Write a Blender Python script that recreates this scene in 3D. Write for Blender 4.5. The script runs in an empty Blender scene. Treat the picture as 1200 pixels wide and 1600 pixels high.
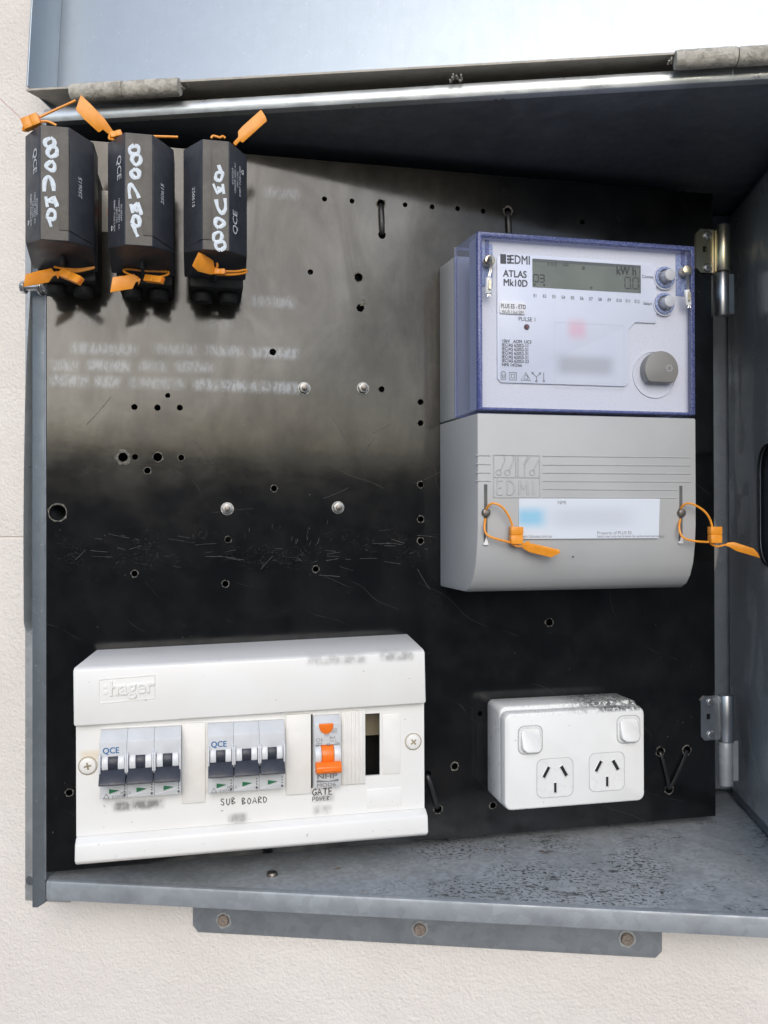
import bpy, bmesh, math, random
from mathutils import Vector, Matrix
rad = math.radians
scene = bpy.context.scene
COL = scene.collection
random.seed(7)

# ------------------------------------------------------------------ camera
cam_d = bpy.data.cameras.new('camera')
cam = bpy.data.objects.new('camera', cam_d)
COL.objects.link(cam)
scene.camera = cam
cam_d.sensor_fit = 'VERTICAL'
cam_d.sensor_height = 36.0
cam_d.lens = 29.76469
cam_d.clip_start = 0.01
cam_d.clip_end = 3000.0
cam.matrix_world = Matrix(((0.99319, 0.00313, 0.11648, 0.34411), (0.1165, -0.00581, -0.99317, -0.63518), (-0.00244, 0.99998, -0.00614, 0.28604), (0.0, 0.0, 0.0, 1.0)))

# ------------------------------------------------------------------ world, sun, exposure
SUN_EL, SUN_AZ = 28.0, 169.0      # a hazy sun behind the camera, a little to the right
world = bpy.data.worlds.new('World')
scene.world = world
world.use_nodes = True
wn = world.node_tree
wn.nodes.clear()
sky = wn.nodes.new('ShaderNodeTexSky')
sky.sky_type = 'NISHITA'
sky.sun_disc = False
sky.sun_elevation = rad(SUN_EL)
sky.sun_rotation = rad(SUN_AZ)
sky.dust_density = 1.2
sky.air_density = 1.0
bg = wn.nodes.new('ShaderNodeBackground')
bg.inputs['Strength'].default_value = 0.15
wo = wn.nodes.new('ShaderNodeOutputWorld')
wn.links.new(sky.outputs[0], bg.inputs[0])
wn.links.new(bg.outputs[0], wo.inputs[0])
sun_d = bpy.data.lights.new('sun', 'SUN')
sun_d.energy = 1.1
sun_d.angle = rad(44)
sun_d.color = (1.0, 0.97, 0.93)
sun = bpy.data.objects.new('sun', sun_d)
COL.objects.link(sun)
az = rad(SUN_AZ)
sdir = Vector((math.sin(az) * math.cos(rad(SUN_EL)), math.cos(az) * math.cos(rad(SUN_EL)), math.sin(rad(SUN_EL))))
sun.rotation_euler = sdir.to_track_quat('Z', 'Y').to_euler()
vs = scene.view_settings
vs.view_transform = 'Standard'
vs.look = 'None'
vs.gamma = 1.0
vs.use_curve_mapping = False
vs.exposure = 0.37

# ------------------------------------------------------------------ materials
class NT:
    def __init__(self, name):
        self.m = bpy.data.materials.new(name)
        self.m.use_nodes = True
        self.t = self.m.node_tree
        self.bsdf = self.t.nodes['Principled BSDF']
        self.tc = self.t.nodes.new('ShaderNodeTexCoord').outputs['Object']
    def link(self, a, b):
        self.t.links.new(a, b)
    def put(self, sock, v):
        if hasattr(v, 'is_output'):
            self.link(v, sock)
        elif isinstance(v, (tuple, list)) and len(v) == 3 and sock.type == 'RGBA':
            sock.default_value = (*v, 1)
        else:
            sock.default_value = v
    def math(self, op, a, b=0.0, c=None, clamp=False):
        n = self.t.nodes.new('ShaderNodeMath'); n.operation = op; n.use_clamp = clamp
        self.put(n.inputs[0], a); self.put(n.inputs[1], b)
        if c is not None: self.put(n.inputs[2], c)
        return n.outputs[0]
    def mapr(self, v, a, b, c=0.0, d=1.0, smooth=True):
        n = self.t.nodes.new('ShaderNodeMapRange')
        if smooth: n.interpolation_type = 'SMOOTHSTEP'
        self.put(n.inputs['Value'], v)
        for k, x in (('From Min', a), ('From Max', b), ('To Min', c), ('To Max', d)): self.put(n.inputs[k], x)
        return n.outputs[0]
    def scaled(self, s):
        n = self.t.nodes.new('ShaderNodeMapping'); n.vector_type = 'POINT'
        self.link(self.tc, n.inputs['Vector']); n.inputs['Scale'].default_value = s if isinstance(s, tuple) else (s, s, s)
        return n.outputs[0]
    def noise(self, scale, detail=3, rough=0.55, dist=0.0, vec=None):
        n = self.t.nodes.new('ShaderNodeTexNoise')
        self.link(vec if vec is not None else self.scaled(scale), n.inputs['Vector'])
        n.inputs['Scale'].default_value = 1.0
        n.inputs['Detail'].default_value = detail; n.inputs['Roughness'].default_value = rough
        n.inputs['Distortion'].default_value = dist
        return n.outputs['Fac']
    def voro(self, scale, feature='F1', rnd=1.0):
        n = self.t.nodes.new('ShaderNodeTexVoronoi'); n.feature = feature
        self.link(self.scaled(scale), n.inputs['Vector']); n.inputs['Scale'].default_value = 1.0
        n.inputs['Randomness'].default_value = rnd
        return n
    def mix(self, f, a, b):
        n = self.t.nodes.new('ShaderNodeMix'); n.data_type = 'RGBA'
        self.put(n.inputs[0], f); self.put(n.inputs[6], a); self.put(n.inputs[7], b)
        return n.outputs[2]
    def xyz(self):
        n = self.t.nodes.new('ShaderNodeSeparateXYZ'); self.link(self.tc, n.inputs[0])
        return n.outputs
    def bump(self, h, strength, dist):
        n = self.t.nodes.new('ShaderNodeBump')
        n.inputs['Strength'].default_value = strength; n.inputs['Distance'].default_value = dist
        self.put(n.inputs['Height'], h)
        self.link(n.outputs[0], self.bsdf.inputs['Normal'])
    def set(self, **k):
        for a, v in k.items():
            self.put(self.bsdf.inputs[{'color': 'Base Color', 'rough': 'Roughness', 'metal': 'Metallic', 'spec': 'Specular IOR Level',
                                       'ior': 'IOR', 'trans': 'Transmission Weight', 'alpha': 'Alpha', 'coat': 'Coat Weight', 'coatr': 'Coat Roughness',
                                       'sss': 'Subsurface Weight'}[a]], v)
        return self

def scol(c, k):
    return tuple(max(0.0, min(1.0, x * k)) for x in c)

def simple(name, color, rough=0.5, metal=0.0, spec=0.5, var=0.12, vscale=60, bump=0.0, bscale=900):
    n = NT(name)
    f = n.noise(vscale, 4)
    n.set(color=n.mix(n.mapr(f, 0.3, 0.7), scol(color, 1 - var), scol(color, 1 + var)), metal=metal, spec=spec)
    n.set(rough=rough if metal > .95 else n.mapr(n.noise(vscale * 2.3, 3), 0.3, 0.7, max(0.02, rough - 0.07), min(1, rough + 0.07)))
    if bump: n.bump(n.noise(bscale, 3), bump, 0.0005)
    return n.m

def galv(name, color, rough=0.4, metal=0.75, spangle=0.12, stain=0.25, streak=0.0, rscale=45, rvar=0.08):
    n = NT(name)
    v = n.voro((150, 150, 150)).outputs['Color']
    g = n.t.nodes.new('ShaderNodeSeparateColor'); n.link(v, g.inputs[0])
    c = n.mix(n.mapr(g.outputs[0], 0, 1, smooth=False), scol(color, 1 - spangle), scol(color, 1 + spangle))
    s = n.mapr(n.noise(14, 5, 0.65), 0.45, 0.75)
    c = n.mix(n.math('MULTIPLY', s, stain), c, scol(color, 0.45))
    d = n.mapr(n.noise(420, 2), 0.66, 0.74)
    c = n.mix(n.math('MULTIPLY', d, 0.5), c, (0.55, 0.55, 0.53))
    if streak:
        k = n.mapr(n.noise((260, 260, 9), 4), 0.52, 0.72)
        c = n.mix(n.math('MULTIPLY', k, streak), c, scol(color, 0.55))
    n.set(color=c, metal=metal, rough=n.mapr(n.noise(rscale, 4), 0.3, 0.7, rough - rvar, rough + rvar * 1.5))
    n.bump(n.noise(700, 3), 0.15, 0.0004)
    return n.m

M = {}
def softbox(n, xs, zs, cx, cz, hw, hh, sx, sz):
    a = n.mapr(n.math('ABSOLUTE', n.math('SUBTRACT', xs, cx)), hw, hw + sx, 1.0, 0.0)
    b = n.mapr(n.math('ABSOLUTE', n.math('SUBTRACT', zs, cz)), hh, hh + sz, 1.0, 0.0)
    return n.math('MULTIPLY', a, b)

def make_materials():
    # render on the wall
    n = NT('cream_render')
    f = n.noise(9, 5, 0.6)
    c = n.mix(n.mapr(f, 0.3, 0.7), (0.765, 0.71, 0.66), (0.825, 0.775, 0.725))
    c = n.mix(n.math('MULTIPLY', n.mapr(n.noise((30, 30, 70), 5, 0.7), 0.64, 0.78), 0.16), c, (0.45, 0.42, 0.36))
    c = n.mix(n.math('MULTIPLY', n.mapr(n.noise((3, 3, 5), 4, 0.6), 0.45, 0.7), 0.35), c, (0.72, 0.65, 0.60))
    n.set(color=c, rough=0.85, spec=0.25)
    h = n.math('ADD', n.noise(430, 3, 0.5, 0.3), n.math('MULTIPLY', n.noise((60, 60, 95), 3), 0.6))
    n.bump(h, 0.7, 0.0017)
    M['wall'] = n.m
    M['ground'] = simple('dark_paving', (0.15, 0.145, 0.135), 0.85, var=0.25, vscale=3, spec=0.2)
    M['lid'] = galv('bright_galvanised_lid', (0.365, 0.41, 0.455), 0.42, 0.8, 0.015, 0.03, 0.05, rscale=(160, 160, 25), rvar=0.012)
    M['lid_edge'] = galv('weathered_lid_edge', (0.47, 0.43, 0.37), 0.7, 0.0, 0.1, 0.5)
    # crusted hinge tube
    n = NT('crusted_hinge_steel')
    k = n.mapr(n.noise(130, 6, 0.7), 0.42, 0.60)
    c = n.mix(k, (0.66, 0.62, 0.54), (0.44, 0.41, 0.35))
    c = n.mix(n.mapr(n.noise(300, 3), 0.60, 0.68), c, (0.60, 0.57, 0.51))
    n.set(color=c, rough=0.75, metal=0.15)
    n.bump(n.noise(260, 6, 0.7), 1.0, 0.003)
    M['crust'] = n.m
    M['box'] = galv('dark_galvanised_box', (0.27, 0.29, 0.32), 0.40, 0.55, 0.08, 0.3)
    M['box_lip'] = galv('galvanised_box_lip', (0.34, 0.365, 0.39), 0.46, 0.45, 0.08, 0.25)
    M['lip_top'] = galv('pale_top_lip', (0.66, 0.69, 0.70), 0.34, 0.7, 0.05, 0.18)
    M['channel'] = galv('blue_grey_channel', (0.34, 0.37, 0.41), 0.45, 0.25, 0.05, 0.2)
    M['post'] = galv('slate_side_post', (0.165, 0.19, 0.21), 0.5, 0.4, 0.05, 0.2)
    M['flange'] = galv('pale_wall_flange', (0.50, 0.51, 0.51), 0.5, 0.5, 0.08, 0.25)
    # speckled floor of the box
    n = NT('speckled_floor_steel')
    col = (0.50, 0.53, 0.555)
    g = n.t.nodes.new('ShaderNodeSeparateColor'); n.link(n.voro(260).outputs['Color'], g.inputs[0])
    c = n.mix(g.outputs[0], scol(col, 0.88), scol(col, 1.14))
    c = n.mix(n.math('MULTIPLY', n.mapr(n.noise(12, 5, 0.65), 0.42, 0.70), 0.35), c, (0.26, 0.28, 0.30))
    patch = n.mapr(n.noise(19, 5, 0.65), 0.46, 0.58)
    x, y, z = n.xyz()
    patch = n.math('MULTIPLY', patch, n.mapr(x, -0.12, 0.04))
    sp = n.mapr(n.noise((300, 400, 300), 4, 0.65, 0.2), 0.54, 0.575)
    bl = n.math('MULTIPLY', n.mapr(n.noise((85, 130, 85), 6, 0.78), 0.575, 0.60), n.math('MULTIPLY', n.mapr(n.noise(11, 3), 0.45, 0.6), n.mapr(x, -0.10, 0.02)))
    sp = n.math('MAXIMUM', n.math('MULTIPLY', sp, patch), n.math('MULTIPLY', bl, 0.9))
    c = n.mix(n.math('MULTIPLY', sp, 0.92), c, (0.045, 0.05, 0.05))
    c = n.mix(n.math('MULTIPLY', n.mapr(n.noise(180, 2, 0.5), 0.70, 0.74), 0.6), c, (0.62, 0.62, 0.60))
    c = n.mix(n.math('MULTIPLY', n.mapr(n.noise(75, 2, 0.5), 0.735, 0.75), 0.7), c, (0.32, 0.17, 0.08))
    n.set(color=c, metal=0.35, rough=n.mapr(n.noise(40, 4), 0.3, 0.7, 0.36, 0.60))
    n.bump(n.math('SUBTRACT', n.noise(600, 3), sp), 0.25, 0.0006)
    M['floor'] = n.m
    # inner right wall: water marks
    n = NT('water_marked_steel')
    k = n.noise((16, 22, 9), 3, 0.5, 1.6)
    mk = n.mapr(k, 0.49, 0.515)
    c = n.mix(n.math('MULTIPLY', mk, 0.5), (0.45, 0.475, 0.50), (0.28, 0.305, 0.33))
    c = n.mix(n.math('MULTIPLY', n.mapr(n.noise((260, 260, 170), 2), 0.70, 0.75), 0.5), c, (0.65, 0.66, 0.66))
    n.set(color=c, metal=0.35, rough=n.mapr(mk, 0, 1, 0.26, 0.36))
    n.bump(n.noise(60, 3), 0.06, 0.0006)
    M['side'] = n.m
    # black laminate board with scuffs and smudged chalk
    n = NT('scuffed_black_laminate')
    x, y, z = n.xyz()
    c = n.mix(n.mapr(n.noise(26, 6, 0.65), 0.35, 0.72), (0.0045, 0.0048, 0.0055), (0.011, 0.011, 0.011))
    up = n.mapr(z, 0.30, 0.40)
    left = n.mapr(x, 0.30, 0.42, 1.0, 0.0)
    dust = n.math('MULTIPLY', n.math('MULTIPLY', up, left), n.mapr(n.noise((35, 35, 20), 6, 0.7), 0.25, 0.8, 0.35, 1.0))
    c = n.mix(n.math('MULTIPLY', dust, 0.55), c, (0.125, 0.112, 0.090))  # dust film, with the brown sheen of the upper left painted in
    # scuff band across the board, fine scratches everywhere
    band = softbox(n, x, z, 0.17, 0.262, 0.14, 0.004, 0.05, 0.022)
    sc = n.mapr(n.noise((110, 110, 330), 6, 0.75, 2.2), 0.57, 0.63)
    sc2 = n.mapr(n.noise((520, 520, 130), 5, 0.75, 1.0), 0.60, 0.68)
    k = n.math('MULTIPLY', band, n.math('MULTIPLY', n.math('MAXIMUM', sc, sc2), n.mapr(n.noise(34, 4), 0.48, 0.60)))
    c = n.mix(n.math('MULTIPLY', k, 0.20), c, (0.21, 0.205, 0.19))
    lines = n.t.nodes.new('ShaderNodeTexWave'); lines.wave_type = 'BANDS'; lines.bands_direction = 'DIAGONAL'
    n.link(n.scaled((9, 9, 14)), lines.inputs['Vector']); lines.inputs['Scale'].default_value = 1.0
    lines.inputs['Distortion'].default_value = 9.0; lines.inputs['Detail'].default_value = 2.0; lines.inputs['Detail Scale'].default_value = 0.7
    ln = n.math('MULTIPLY', n.mapr(lines.outputs['Fac'], 0.9985, 0.99995), n.mapr(n.noise(17, 3), 0.50, 0.62))
    c = n.mix(n.math('MULTIPLY', ln, 0.10), c, (0.16, 0.155, 0.145))
    pk = n.mapr(n.noise(330, 2), 0.735, 0.77)
    c = n.mix(n.math('MULTIPLY', pk, 0.5), c, (0.20, 0.19, 0.17))
    tot = None
    for cx, cz, hw, hh, st in CHALK:
        b = softbox(n, x, z, cx, cz, hw * 0.75, hh * 0.3, 0.008, 0.0058)
        b = n.math('MULTIPLY', b, st)
        tot = b if tot is None else n.math('MAXIMUM', tot, b)
    tot = n.math('MULTIPLY', tot, n.mapr(n.noise((330, 330, 120), 3, 0.6, 0.8), 0.42, 0.58, 0.35, 1.0))
    c = n.mix(tot, c, (0.40, 0.44, 0.50))
    r = n.mapr(n.noise((24, 24, 40), 5, 0.6), 0.3, 0.7, 0.085, 0.15)
    sm = n.mapr(n.noise((20, 20, 9), 6, 0.65, 0.8), 0.30, 0.72, 0.34, 0.56)
    n.set(color=c, rough=r, spec=sm)
    n.bump(n.noise(160, 3), 0.03, 0.0004)
    M['board'] = n.m
    M['scratch'] = simple('pale_scratch', (0.050, 0.049, 0.047), 0.8, var=0.6, vscale=300)
    M['chip'] = simple('pale_chipped_laminate', (0.13, 0.122, 0.105), 0.9, var=0.5, vscale=500)
    M['black'] = simple('black_nylon', (0.012, 0.012, 0.013), 0.38, var=0.2, vscale=200)
    M['zinc'] = simple('bright_zinc', (0.56, 0.565, 0.57), 0.33, 1.0, var=0.06, vscale=60)
    # gold passivated zinc
    n = NT('iridescent_zinc')
    k = n.noise((30, 30, 14), 3, 0.5, 0.6)
    c = n.mix(n.mapr(k, 0.35, 0.6), (0.56, 0.50, 0.34), (0.60, 0.56, 0.50))
    c = n.mix(n.math('MULTIPLY', n.mapr(n.noise((55, 55, 20), 2), 0.56, 0.7), 0.6), c, (0.55, 0.42, 0.46))
    n.set(color=c, metal=1.0, rough=0.27)
    M['gold'] = n.m
    # moulded white plastics
    n = NT('ivory_white_plastic')
    x, y, z = n.xyz()
    c = n.mix(n.mapr(n.noise(18, 4), 0.3, 0.7), (0.81, 0.795, 0.765), (0.84, 0.83, 0.805))
    c = n.mix(n.math('MULTIPLY', n.mapr(n.noise(260, 2), 0.735, 0.76), 0.5), c, (0.25, 0.22, 0.18))
    ye = softbox(n, x, z, *YELLOW)
    c = n.mix(n.math('MULTIPLY', ye, 0.6), c, (0.72, 0.60, 0.40))
    tot = None
    for cx, cz, hw, hh, st in SMUDGE:
        b = n.math('MULTIPLY', softbox(n, x, z, cx, cz, hw * 0.7, hh * 0.25, 0.006, 0.0045), st)
        tot = b if tot is None else n.math('MAXIMUM', tot, b)
    tot = n.math('MULTIPLY', tot, n.mapr(n.noise((190, 190, 120), 2), 0.35, 0.60, 0.4, 1.0))
    c = n.mix(tot, c, (0.06, 0.055, 0.055))
    n.set(color=c, rough=0.38, spec=0.5)
    n.bump(n.noise(500, 2), 0.03, 0.0004)
    M['ivory'] = n.m
    M['ivory_plain'] = simple('ivory_blank_plastic', (0.81, 0.79, 0.75), 0.4, var=0.03)
    M['tan'] = simple('tan_rail_plastic', (0.34, 0.29, 0.20), 0.55, var=0.15)
    M['mcb'] = simple('pale_grey_breaker', (0.63, 0.64, 0.65), 0.42, var=0.04, vscale=90)
    M['mcb_white'] = simple('white_breaker_cheek', (0.70, 0.71, 0.725), 0.32, var=0.03)
    M['navy'] = simple('navy_black_handle', (0.030, 0.034, 0.048), 0.42, var=0.15, vscale=300)
    M['orange_sw'] = simple('orange_switch', (0.90, 0.19, 0.015), 0.35, var=0.06)
    M['green'] = simple('green_print', (0.015, 0.16, 0.07), 0.5)
    M['blue_print'] = simple('blue_print', (0.012, 0.13, 0.33), 0.5)
    M['grey_print'] = simple('grey_print', (0.22, 0.22, 0.23), 0.6)
    M['ink'] = simple('dark_ink', (0.045, 0.045, 0.05), 0.6)
    M['marker'] = simple('grey_marker_ink', (0.10, 0.095, 0.10), 0.6, var=0.3, vscale=500)
    M['white_ink'] = simple('white_print', (0.62, 0.64, 0.68), 0.6)
    M['paint'] = simple('white_paint_marker', (0.62, 0.68, 0.74), 0.55, var=0.10, vscale=500, bump=0.25, bscale=1200)
    # power outlet with mould
    n = NT('mouldy_white_outlet')
    x, y, z = n.xyz()
    c = n.mix(n.mapr(n.noise(20, 4), 0.3, 0.7), (0.79, 0.79, 0.775), (0.83, 0.83, 0.815))
    topm = n.math('MULTIPLY', n.mapr(z, 0.0775, 0.0805), n.mapr(x, -0.015, 0.025))
    mo = n.mapr(n.noise((330, 330, 330), 5, 0.75), 0.42, 0.52)
    mo = n.math('MULTIPLY', mo, n.mapr(n.noise(60, 4), 0.32, 0.48))
    m1 = n.math('MULTIPLY', mo, topm)
    backm = n.math('MULTIPLY', n.mapr(x, -0.061, -0.0635), n.mapr(n.noise((80, 80, 40), 5, 0.7), 0.54, 0.66))
    m2 = n.math('MULTIPLY', n.math('MULTIPLY', backm, n.mapr(n.noise(500, 4), 0.45, 0.58)), 0.75)
    dust = n.math('MULTIPLY', n.mapr(z, 0.0765, 0.079), n.mapr(n.noise(400, 4), 0.50, 0.66))
    c = n.mix(n.math('MULTIPLY', dust, 0.35), c, (0.42, 0.44, 0.42))
    c = n.mix(n.math('MULTIPLY', n.math('MAXIMUM', m1, m2), 0.93), c, (0.055, 0.065, 0.055))
    c = n.mix(n.math('MULTIPLY', n.mapr(n.noise(230, 2), 0.745, 0.765), 0.8), c, (0.10, 0.09, 0.07))
    n.set(color=c, rough=0.3, spec=0.5)
    n.bump(n.noise(400, 2), 0.03, 0.0004)
    M['outlet'] = n.m
    M['outlet_clean'] = simple('white_outlet_plastic', (0.78, 0.78, 0.765), 0.3, var=0.02)
    # meter
    n = NT('moulded_grey_plastic')
    c = n.mix(n.mapr(n.noise(16, 4), 0.3, 0.7), (0.405, 0.41, 0.41), (0.44, 0.445, 0.445))
    n.set(color=c, rough=0.42, spec=0.45)
    n.bump(n.noise(1500, 2), 0.12, 0.0003)
    M['meter_grey'] = n.m
    n = NT('tinted_clear_plastic')
    out = n.t.nodes['Material Output']
    tr = n.t.nodes.new('ShaderNodeBsdfTransparent'); tr.inputs[0].default_value = (0.74, 0.78, 0.96, 1)
    n.set(color=(0.50, 0.53, 0.66), rough=0.14, spec=0.5)
    mx = n.t.nodes.new('ShaderNodeMixShader'); mx.inputs[0].default_value = 0.34
    n.link(tr.outputs[0], mx.inputs[1]); n.link(n.bsdf.outputs[0], mx.inputs[2]); n.link(mx.outputs[0], out.inputs['Surface'])
    M['cover_side'] = n.m
    n = NT('clear_front_plastic')
    out = n.t.nodes['Material Output']
    tr = n.t.nodes.new('ShaderNodeBsdfTransparent'); tr.inputs[0].default_value = (0.965, 0.97, 1.0, 1)
    n.set(color=(0.72, 0.75, 0.86), rough=0.10, spec=0.5)
    mx = n.t.nodes.new('ShaderNodeMixShader'); mx.inputs[0].default_value = 0.05
    n.link(tr.outputs[0], mx.inputs[1]); n.link(n.bsdf.outputs[0], mx.inputs[2]); n.link(mx.outputs[0], out.inputs['Surface'])
    M['cover_front'] = n.m
    n = NT('blue_cover_edge')
    c = n.mix(n.mapr(n.noise(600, 3), 0.4, 0.62), (0.085, 0.105, 0.27), (0.15, 0.175, 0.35))
    n.set(color=c, rough=0.15, spec=0.6)
    out = n.t.nodes['Material Output']
    tr = n.t.nodes.new('ShaderNodeBsdfTransparent'); tr.inputs[0].default_value = (0.62, 0.66, 0.92, 1)
    mx = n.t.nodes.new('ShaderNodeMixShader'); mx.inputs[0].default_value = 0.62
    n.link(tr.outputs[0], mx.inputs[1]); n.link(n.bsdf.outputs[0], mx.inputs[2]); n.link(mx.outputs[0], out.inputs['Surface'])
    M['cover_edge'] = n.m
    n = NT('frosted_lavender_plastic')
    c = n.mix(n.mapr(n.noise(900, 3), 0.38, 0.62), (0.58, 0.595, 0.645), (0.65, 0.66, 0.70))
    n.set(color=c, rough=0.45)
    n.bump(n.noise(1100, 2), 0.12, 0.0003)
    M['frost'] = n.m
    n = NT('speckled_blue_plastic')
    c = n.mix(n.mapr(n.noise(900, 3), 0.42, 0.6), (0.13, 0.19, 0.38), (0.33, 0.38, 0.55))
    n.set(color=c, rough=0.3)
    M['notch'] = n.m
    n = NT('printed_meter_plate')
    x, y, z = n.xyz()
    c = n.mix(n.mapr(n.noise(25, 3), 0.3, 0.7), (0.66, 0.70, 0.79), (0.70, 0.73, 0.80))
    for cx, cz, hw, hh, sx, sz, col, st in PLATE_SOFT:
        c = n.mix(n.math('MULTIPLY', softbox(n, x, z, cx, cz, hw, hh, sx, sz), st), c, col)
    n.set(color=c, rough=0.35)
    M['plate'] = n.m
    n = NT('printed_white_label')
    x, y, z = n.xyz()
    c = (0.66, 0.70, 0.77)
    for cx, cz, hw, hh, sx, sz, col, st in LABEL_SOFT:
        c = n.mix(n.math('MULTIPLY', softbox(n, x, z, cx, cz, hw, hh, sx, sz), st), c, col)
    n.set(color=c, rough=0.35)
    M['label'] = n.m
    n = NT('lcd_glass')
    c = n.mix(n.mapr(n.noise(30, 3), 0.3, 0.7), (0.115, 0.130, 0.092), (0.15, 0.165, 0.12))
    n.set(color=c, rough=0.22, spec=0.5)
    M['lcd'] = n.m
    M['lcd_seg'] = simple('lcd_segment', (0.012, 0.014, 0.010), 0.5)
    M['lcd_shade'] = simple('lcd_edge_shade', (0.07, 0.078, 0.068), 0.4)  # darker display tone for the painted edge shade
    M['led'] = simple('dark_red_led', (0.12, 0.012, 0.012), 0.2)
    M['button'] = simple('grey_button', (0.47, 0.48, 0.52), 0.4, var=0.04)
    M['port'] = simple('taupe_port_cap', (0.22, 0.215, 0.205), 0.45, var=0.04)
    M['sticker'] = simple('white_sticker', (0.82, 0.82, 0.81), 0.4, var=0.02)
    M['brass'] = simple('brass_screw', (0.58, 0.50, 0.36), 0.3, 1.0, var=0.25, vscale=800)
    M['steel'] = simple('dull_screw_steel', (0.20, 0.18, 0.16), 0.42, 0.9, var=0.4, vscale=900)
    M['slot'] = simple('shadowed_slot_plastic', (0.10, 0.10, 0.10), 0.6)
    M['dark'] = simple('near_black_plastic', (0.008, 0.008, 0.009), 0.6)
    # fuses
    n = NT('worn_black_fuse')
    c = n.mix(n.mapr(n.noise(60, 5, 0.7), 0.35, 0.7), (0.033, 0.037, 0.047), (0.050, 0.054, 0.066))  # bluish reflection of the bevels put into the colour
    c = n.mix(n.math('MULTIPLY', n.mapr(n.noise(500, 3), 0.66, 0.74), 0.4), c, (0.11, 0.105, 0.10))
    n.set(color=c, rough=n.mapr(n.noise(90, 4), 0.3, 0.7, 0.38, 0.52), spec=0.5)
    n.bump(n.noise(900, 3), 0.12, 0.0003)
    M['fuse'] = n.m
    M['fuse_base'] = simple('matt_black_fuse_base', (0.007, 0.007, 0.008), 0.65, var=0.2)
    M['bolt'] = simple('dull_zinc_bolt', (0.36, 0.36, 0.35), 0.5, 1.0, var=0.2, vscale=400)
    n = NT('worn_sheen_fuse_front')
    c = n.mix(n.mapr(n.noise(50, 5, 0.7), 0.35, 0.7), (0.10, 0.092, 0.082), (0.145, 0.133, 0.118))  # brownish reflection of the front face put into the worn colour
    c = n.mix(n.math('MULTIPLY', n.mapr(n.noise(450, 3), 0.62, 0.72), 0.4), c, (0.16, 0.15, 0.13))
    n.set(color=c, rough=0.6, spec=0.4)
    n.bump(n.noise(900, 3), 0.15, 0.0003)
    M['fuse_front'] = n.m
    n = NT('orange_seal_plastic')
    c = n.mix(n.mapr(n.noise(120, 3), 0.3, 0.7), (0.80, 0.285, 0.018), (0.90, 0.35, 0.035))
    n.set(color=c, rough=0.38, spec=0.5, sss=0.0)
    n.bsdf.inputs['Subsurface Radius'].default_value = (0.002, 0.0008, 0.0003)
    M['seal'] = n.m
    M['pink'] = simple('pink_thread', (0.62, 0.36, 0.32), 0.6)
    M['cable'] = simple('pale_cable_sheath', (0.55, 0.53, 0.51), 0.45, var=0.05)
    M['rivet'] = simple('rusty_masonry_screw', (0.29, 0.235, 0.195), 0.85, 0.1, var=0.4, vscale=900, bump=0.8, bscale=1300)
    M['notice'] = simple('cream_notice_paper', (0.62, 0.58, 0.49), 0.7, var=0.06)

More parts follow.
